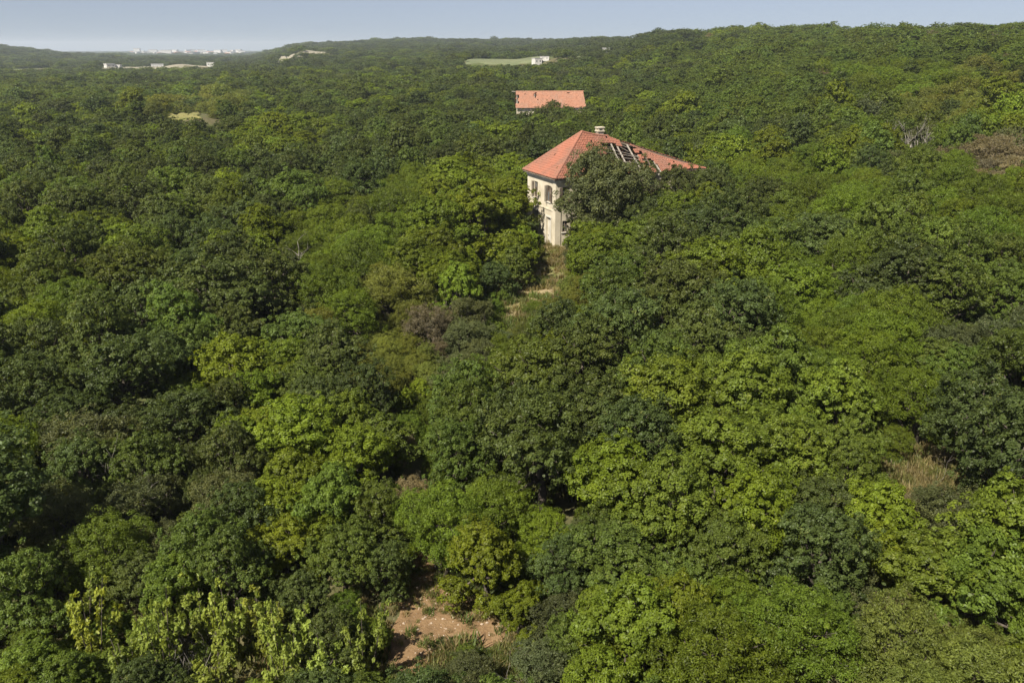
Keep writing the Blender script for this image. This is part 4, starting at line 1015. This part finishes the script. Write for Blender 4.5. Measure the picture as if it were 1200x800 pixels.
# ------------------------------------------------------------------ the rest of the wood, as masses
def gn_mass(name, rows, label):
    """rows: x, y, z, crown index, sx, sz, rot, tint3"""
    A = np.array(rows, np.float32); me = bpy.data.meshes.new(name); me.vertices.add(len(A)); me.vertices.foreach_set('co', A[:, :3].ravel().copy())
    a = me.attributes.new('idx', 'INT', 'POINT'); a.data.foreach_set('value', A[:, 3].astype(np.int32))
    fy = RNG.uniform(.85, 1.18, len(A)).astype(np.float32); sc_ = np.stack([A[:, 4] * fy, A[:, 4] / fy, A[:, 5]], -1).ravel().copy(); a = me.attributes.new('scl', 'FLOAT_VECTOR', 'POINT'); a.data.foreach_set('vector', sc_)
    ro = RNG.uniform(-.12, .12, (len(A), 3)).astype(np.float32); ro[:, 2] = A[:, 6]; a = me.attributes.new('rot', 'FLOAT_VECTOR', 'POINT'); a.data.foreach_set('vector', ro.ravel())
    a = me.attributes.new('tint', 'FLOAT_VECTOR', 'POINT'); a.data.foreach_set('vector', A[:, 7:10].ravel().copy())
    me.update(); o = link(name, me); tag(o, label, kind='stuff')
    mod = o.modifiers.new('scatter', 'NODES'); mod.node_group = GN; return o
GN = bpy.data.node_groups.new('scatter_crowns', 'GeometryNodeTree')
GN.interface.new_socket('Geometry', in_out='INPUT', socket_type='NodeSocketGeometry'); GN.interface.new_socket('Geometry', in_out='OUTPUT', socket_type='NodeSocketGeometry')
gi = GN.nodes.new('NodeGroupInput'); go = GN.nodes.new('NodeGroupOutput'); ci = GN.nodes.new('GeometryNodeCollectionInfo'); ci.inputs['Collection'].default_value = LODC
ci.inputs['Separate Children'].default_value = True; ci.inputs['Reset Children'].default_value = True
ip = GN.nodes.new('GeometryNodeInstanceOnPoints'); ip.inputs['Pick Instance'].default_value = True
def na(nm, ty): n = GN.nodes.new('GeometryNodeInputNamedAttribute'); n.data_type = ty; n.inputs['Name'].default_value = nm; return n.outputs['Attribute']
GN.links.new(gi.outputs[0], ip.inputs['Points']); GN.links.new(ci.outputs[0], ip.inputs['Instance']); GN.links.new(na('idx', 'INT'), ip.inputs['Instance Index'])
GN.links.new(na('rot', 'FLOAT_VECTOR'), ip.inputs['Rotation']); GN.links.new(na('scl', 'FLOAT_VECTOR'), ip.inputs['Scale']); GN.links.new(ip.outputs[0], go.inputs[0])
for k in PROTO:
    for i, P_ in enumerate(PROTO[k]): lod_add((k, 0), P_[0])
mid = []; low = []
for i, (x, y, g, r, H, k, hand) in enumerate(TREES):
    if i in ISOLATE: continue
    st = STYLE[k]; d = math.hypot(x, y)
    if d < 62: key = (st, 0)
    else: key = (st if st in ('oak', 'broad', 'fine', 'scrub') else 'scrub', 1)
    S = SPEC.get(st, SPEC['broad']); idx = rn.choice(LIDX[key])
    row = (x, y, g - .05, idx, r / S['r'], H / S['h'], rn.uniform(0, 6.28), *tint_of(k, rn))
    (low if H < 2.2 else mid).append(row)
def ring(r0, r1, s0, ex, amax, lodf, rows, hmul=1.0):
    r_ = r0
    while r_ < r1:
        s = s0 * (r_ / 130) ** ex; n = int(2 * amax * r_ / s)
        for j in range(n):
            a = -amax + (j + rn.random()) * s / r_; q = r_ + rn.uniform(-.5, .5) * s; x, y = math.sin(a) * q, math.cos(a) * q
            fk = in_field(x, y)
            if fk and not (fk == 'Y' and rn.random() < .7): continue
            g = gz1(x, y); big = rn.random(); rr = s * (.5 + .42 * big * big); H = (3.6 + 3.4 * big + 1.6 * noise.noise((x * .03, y * .03, 9)) + rn.uniform(-.5, .6) + (2.2 if rn.random() < .06 else 0)) * hmul
            if q < 330 and blocked(x, y, g, rr, H): continue
            if fk: H *= .25; rr *= .5
            elif q > 100 and hides_far(x, y, g, rr, H):
                H *= .45
                if q > 600 and hides_far(x, y, g, rr, H): continue
            p = project(x, y, g + 4) or (600, 900, 1); k = kind_at(p[0], p[1], x, y, rn)
            if k == 'Y': k = 'B'
            st = STYLE[k]; lv = 1 if q < lodf else 2
            if lv == 1: key = (st if st in ('oak', 'broad', 'fine', 'scrub') else 'scrub', 1)
            else: key = ('fine' if st in ('fine', 'scrub', 'dry') else 'oak', 2)
            if k in 'FGNO': H *= .8
            S = SPEC[key[0]]; rows.append((x, y, g - .1, rn.choice(LIDX[key]), rr / S['r'], H / S['h'], rn.uniform(0, 6.28), *tint_of(k, rn)))
        r_ += s * .92
far = []
ring(128, 600, 3.9, .45, .80, 300, far)
n1 = len(far)
ring(600, 2700, 4.2, .45, .74, 0, far, 1.1)
far2 = []
ring(2750, 9000, 4.5, .55, .60, 0, far2, 1.3)
gn_mass('woodland', mid, 'dense mixed wood filling the ground between the nearer trees')
gn_mass('undergrowth', low, 'low green scrub and brambles between the trees')
gn_mass('far_woodland', far, 'unbroken oak forest running back to the hills')
gn_mass('horizon_woodland', far2, 'hazy woods on the plain around the far town')

# ------------------------------------------------------------------ grass and stones
def tuft(nb=46, r=.28, h=.4):
    C = []; V = []; q = []
    for i in range(nb):
        a = RNG.uniform(0, 6.28); rr = r * math.sqrt(RNG.random()); b = np.array([math.cos(a) * rr, math.sin(a) * rr, 0]); d = unit(1)[0]; d[2] = abs(d[2]) + 1.1; d /= np.linalg.norm(d)
        hh = h * RNG.uniform(.5, 1.2); w = np.cross(d, [0, 0, 1]); w = w / (np.linalg.norm(w) + 1e-6) * .018; t = b + d * hh; mdd = b + d * hh * .6 + np.array([0, 0, .02])
        n = len(V); V += [b - w, b + w, mdd + w * .8, mdd - w * .8, t + np.array([d[0], d[1], -.2]) * .05]; q.append((n, n + 1, n + 2, n + 3)); C.append((n + 3, n + 2, n + 4))
    return np_mesh('tuft', V, q, C, M_LEAF, {'var': np.clip(RNG.normal(.5, .15, nb * 2), 0, .92)})
for i in range(3): lod_add(('tuft', 0), tuft())
grass = []
def sow(cx, cy, sx, sy, n, tints, smin=.6, smax=1.3, avoid=.75):
    for _ in range(n):
        px = rn.gauss(cx, sx); py = rn.gauss(cy, sy)
        if py < 60: continue
        x, y = ground_at(px, py); 
        inp = any(in_poly(x, y, P) for P in PATCHES)
        if inp and rn.random() < avoid: continue
        T = rn.choice(tints); v = rn.uniform(.8, 1.2); s = rn.uniform(smin, smax)
        grass.append((x, y, gz1(x, y), rn.choice(LIDX[('tuft', 0)]), s, s * rn.uniform(.7, 1.3), rn.uniform(0, 6.28), T[0] * v, T[1] * v, T[2] * v))
GR = (.085, .12, .03); DRY = (.20, .17, .08); YG = (.13, .14, .045)
sow(540, 745, 80, 40, 600, [GR, DRY, YG, DRY], .4, 1, .9); sow(500, 690, 25, 35, 250, [GR, DRY, YG], .4, .9, .88)
sow(620, 350, 30, 30, 1100, [YG, DRY, GR, DRY], .8, 1.8, .7); sow(650, 305, 14, 16, 300, [DRY, DRY, YG], .8, 1.6, .4); sow(1085, 572, 45, 18, 1100, [DRY, YG, DRY], .7, 1.4, .6); sow(600, 400, 30, 25, 700, [GR, YG], 1, 2.2)
sow(565, 714, 28, 9, 260, [DRY, YG, DRY], .3, .6, .25); sow(488, 680, 12, 22, 200, [DRY, YG], .3, .6, .3); sow(530, 785, 60, 14, 400, [GR, DRY, YG], .5, 1.1, .9)
for _ in range(2600):
    a = rn.uniform(-.7, .7); r_ = math.sqrt(rn.uniform(200, 8000)); x, y = math.sin(a) * r_, math.cos(a) * r_
    if any(in_poly(x, y, P) for P in PATCHES): continue
    T = rn.choice([GR, YG, DRY]); s = rn.uniform(.8, 2); grass.append((x, y, gz1(x, y), rn.choice(LIDX[('tuft', 0)]), s, s, rn.uniform(0, 6.28), *T))
gn_mass('grass', grass, 'rough green and straw coloured grass round the clearing and path')
M_STONE = simple_mat('pale_stone', (0.24, 0.17, 0.11), (0.46, 0.38, 0.29), 6, 0.9, 0.3)
mb = MB(); rs = random.Random(4)
def stone(mb, c, s):
    n = len(mb.v); k = 6
    for lz, f in ((-.3, .9), (.25, 1.0), (.6, .55)):
        for j in range(k):
            a = j / k * 6.283 + rs.uniform(-.25, .25); q = s * f * rs.uniform(.75, 1.2); mb.v.append((c[0] + math.cos(a) * q, c[1] + math.sin(a) * q * .8, c[2] + lz * s))
    for l in range(2):
        for j in range(k): mb.f.append((n + l * k + j, n + l * k + (j + 1) % k, n + (l + 1) * k + (j + 1) % k, n + (l + 1) * k + j))
    mb.f.append(tuple(n + 2 * k + j for j in range(k)))
for _ in range(520):
    P = CLEAR if rs.random() < .8 else rs.choice(PATCHES); q = rs.choice(P); w = rs.choice(P); z_ = rs.choice(P); u_, v_ = sorted((rs.random(), rs.random()))
    x = q[0] * u_ + w[0] * (v_ - u_) + z_[0] * (1 - v_); y = q[1] * u_ + w[1] * (v_ - u_) + z_[1] * (1 - v_)
    if in_poly(x, y, P): stone(mb, (x, y, gz1(x, y) + .05), rs.choice([.012, .015, .02, .02, .025, .03, .035, .045, .07]))
o = mb.build('rubble', M_STONE); tag(o, 'pale stones scattered over the orange dirt clearing', kind='stuff')

# ------------------------------------------------------------------ dead trees and bare branches
def bare_mesh(h, spread, rad, seed, lie=0.0, n0=5, depth=3):
    rb = random.Random(seed); mb = MB()
    def grow(p, d, L, r_, k):
        pts = [p]; q = Vector(p); dd = Vector(d)
        for s in range(3):
            dd = (dd + Vector((rb.gauss(0, .16), rb.gauss(0, .16), rb.gauss(0, .1) + .05))).normalized(); q = q + dd * L / 3; pts.append(q.copy())
        mb.tube([tuple(a) for a in pts], [r_, r_ * .82, r_ * .62, r_ * .35], 5 if k else 4)
        if k > 0:
            for c in range(rb.choice([2, 3, 3])):
                a = pts[rb.choice([1, 2, 3])]; nd = (dd + Vector((rb.gauss(0, .6), rb.gauss(0, .6), rb.gauss(.1, .35)))).normalized(); grow(a, nd, L * rb.uniform(.5, .8), r_ * .5, k - 1)
    for i in range(n0):
        a = i / n0 * 6.283 + rb.uniform(-.4, .4); d = Vector((math.cos(a) * spread, math.sin(a) * spread, 1 - lie)).normalized()
        grow(Vector((math.cos(a) * .1, math.sin(a) * .1, -.3)), d, h * rb.uniform(.4, .55), rad * rb.uniform(.7, 1.1), depth)
    return mb.mesh('branches', M_DEAD, True)
for (px, py, hgt, H, sp, rad, lie, n0, lab, nm) in [
    (338, 300, 3.4, 5.6, .5, .09, 0, 5, 'bleached dead tree with forked branches on the bright green slope', 'dead_tree'),
    (1076, 152, 5.0, 9.0, .45, .17, 0, 4, 'white antler like dead treetop above the brown thicket at upper right', 'dead_tree'),
    (1052, 146, 5.2, 6, .5, .12, 0, 2, 'small bare snag left of the white antler like treetop', 'dead_tree'),
    (122, 518, 4.6, 5.0, .7, .065, .3, 5, 'grey dead branches leaning out of the big oak at far left', 'dead_tree'),
    (490, 352, 2.0, 4.4, 1.0, .09, .5, 6, 'tangle of pale dead branches over a dry bush left of the path', 'dead_tree'),
    (1118, 560, .5, 2.6, 2.2, .045, .85, 4, 'fallen pale branches lying beside the tan bare patch', 'fallen_branch'),
    (660, 128, 5.5, 9, .4, .12, 0, 4, 'thin grey bare tree in front of the second tiled roof', 'dead_tree'),
    (392, 236, 2.6, 6, .5, .12, 0, 5, 'dark bare stems in the shady hollow behind the bright slope', 'dead_tree'),
    (215, 745, 1.8, 3.2, .7, .035, .2, 5, 'thin bare twigs rising among the pale yellow saplings', 'dead_tree'),
    (640, 770, 1.0, 2.4, .9, .03, .4, 6, 'low tangle of dry grey stems at the bottom edge right of the clearing', 'dead_tree'),
    (760, 395, 4.8, 4.6, .5, .08, 0, 4, 'pale dead limb poking from the oaks right of centre', 'dead_tree')]:
    x, y = ground_at(px, py, hgt); e = tag(empty(nm, (x, y, gz1(x, y))), lab, 'dead tree' if nm == 'dead_tree' else 'branch')
    base = hgt - H * .5 if hgt > H * .6 else 0
    me = bare_mesh(H, sp, rad, px, lie, n0); o = link('branches', me, e)
# leaning bare trunk inside the bright trees left of the house
x, y = ground_at(566, 300, 1.5); e = tag(empty('dead_tree', (x, y, gz1(x, y))), 'pale leaning bare trunk in shade under the bright trees left of the house', 'dead tree')
mb = MB(); mb.tube([(0, 0, -.3), (-.3, 0, 2), (-1.0, .1, 4.4)], [.16, .13, .07], 7); mb.tube([(-.3, 0, 2), (.3, .2, 3.4)], [.08, .04], 5); mb.build('trunk', M_DEAD, e, True)

# ------------------------------------------------------------------ haze
m, nt, out = mat_new('haze'); pv = N(nt, 'ShaderNodeVolumePrincipled'); pv.inputs['Color'].default_value = (0.80, 0.88, 1.0, 1); pv.inputs['Density'].default_value = 0.00014
pv.inputs['Anisotropy'].default_value = 0.2
nt.links.new(pv.outputs[0], out.inputs['Volume'])
mb = MB(); zlo, zhi = -60.0, 75.0
Q = 12000.0; mb.hexa([(-Q, -Q, zlo), (Q, -Q, zlo), (Q, Q, zlo), (-Q, Q, zlo), (-Q, -Q, zhi), (Q, -Q, zhi), (Q, Q, zhi), (-Q, Q, zhi)])
o = mb.build('haze', m); tag(o, 'thin summer haze over the forest and far town', kind='stuff')
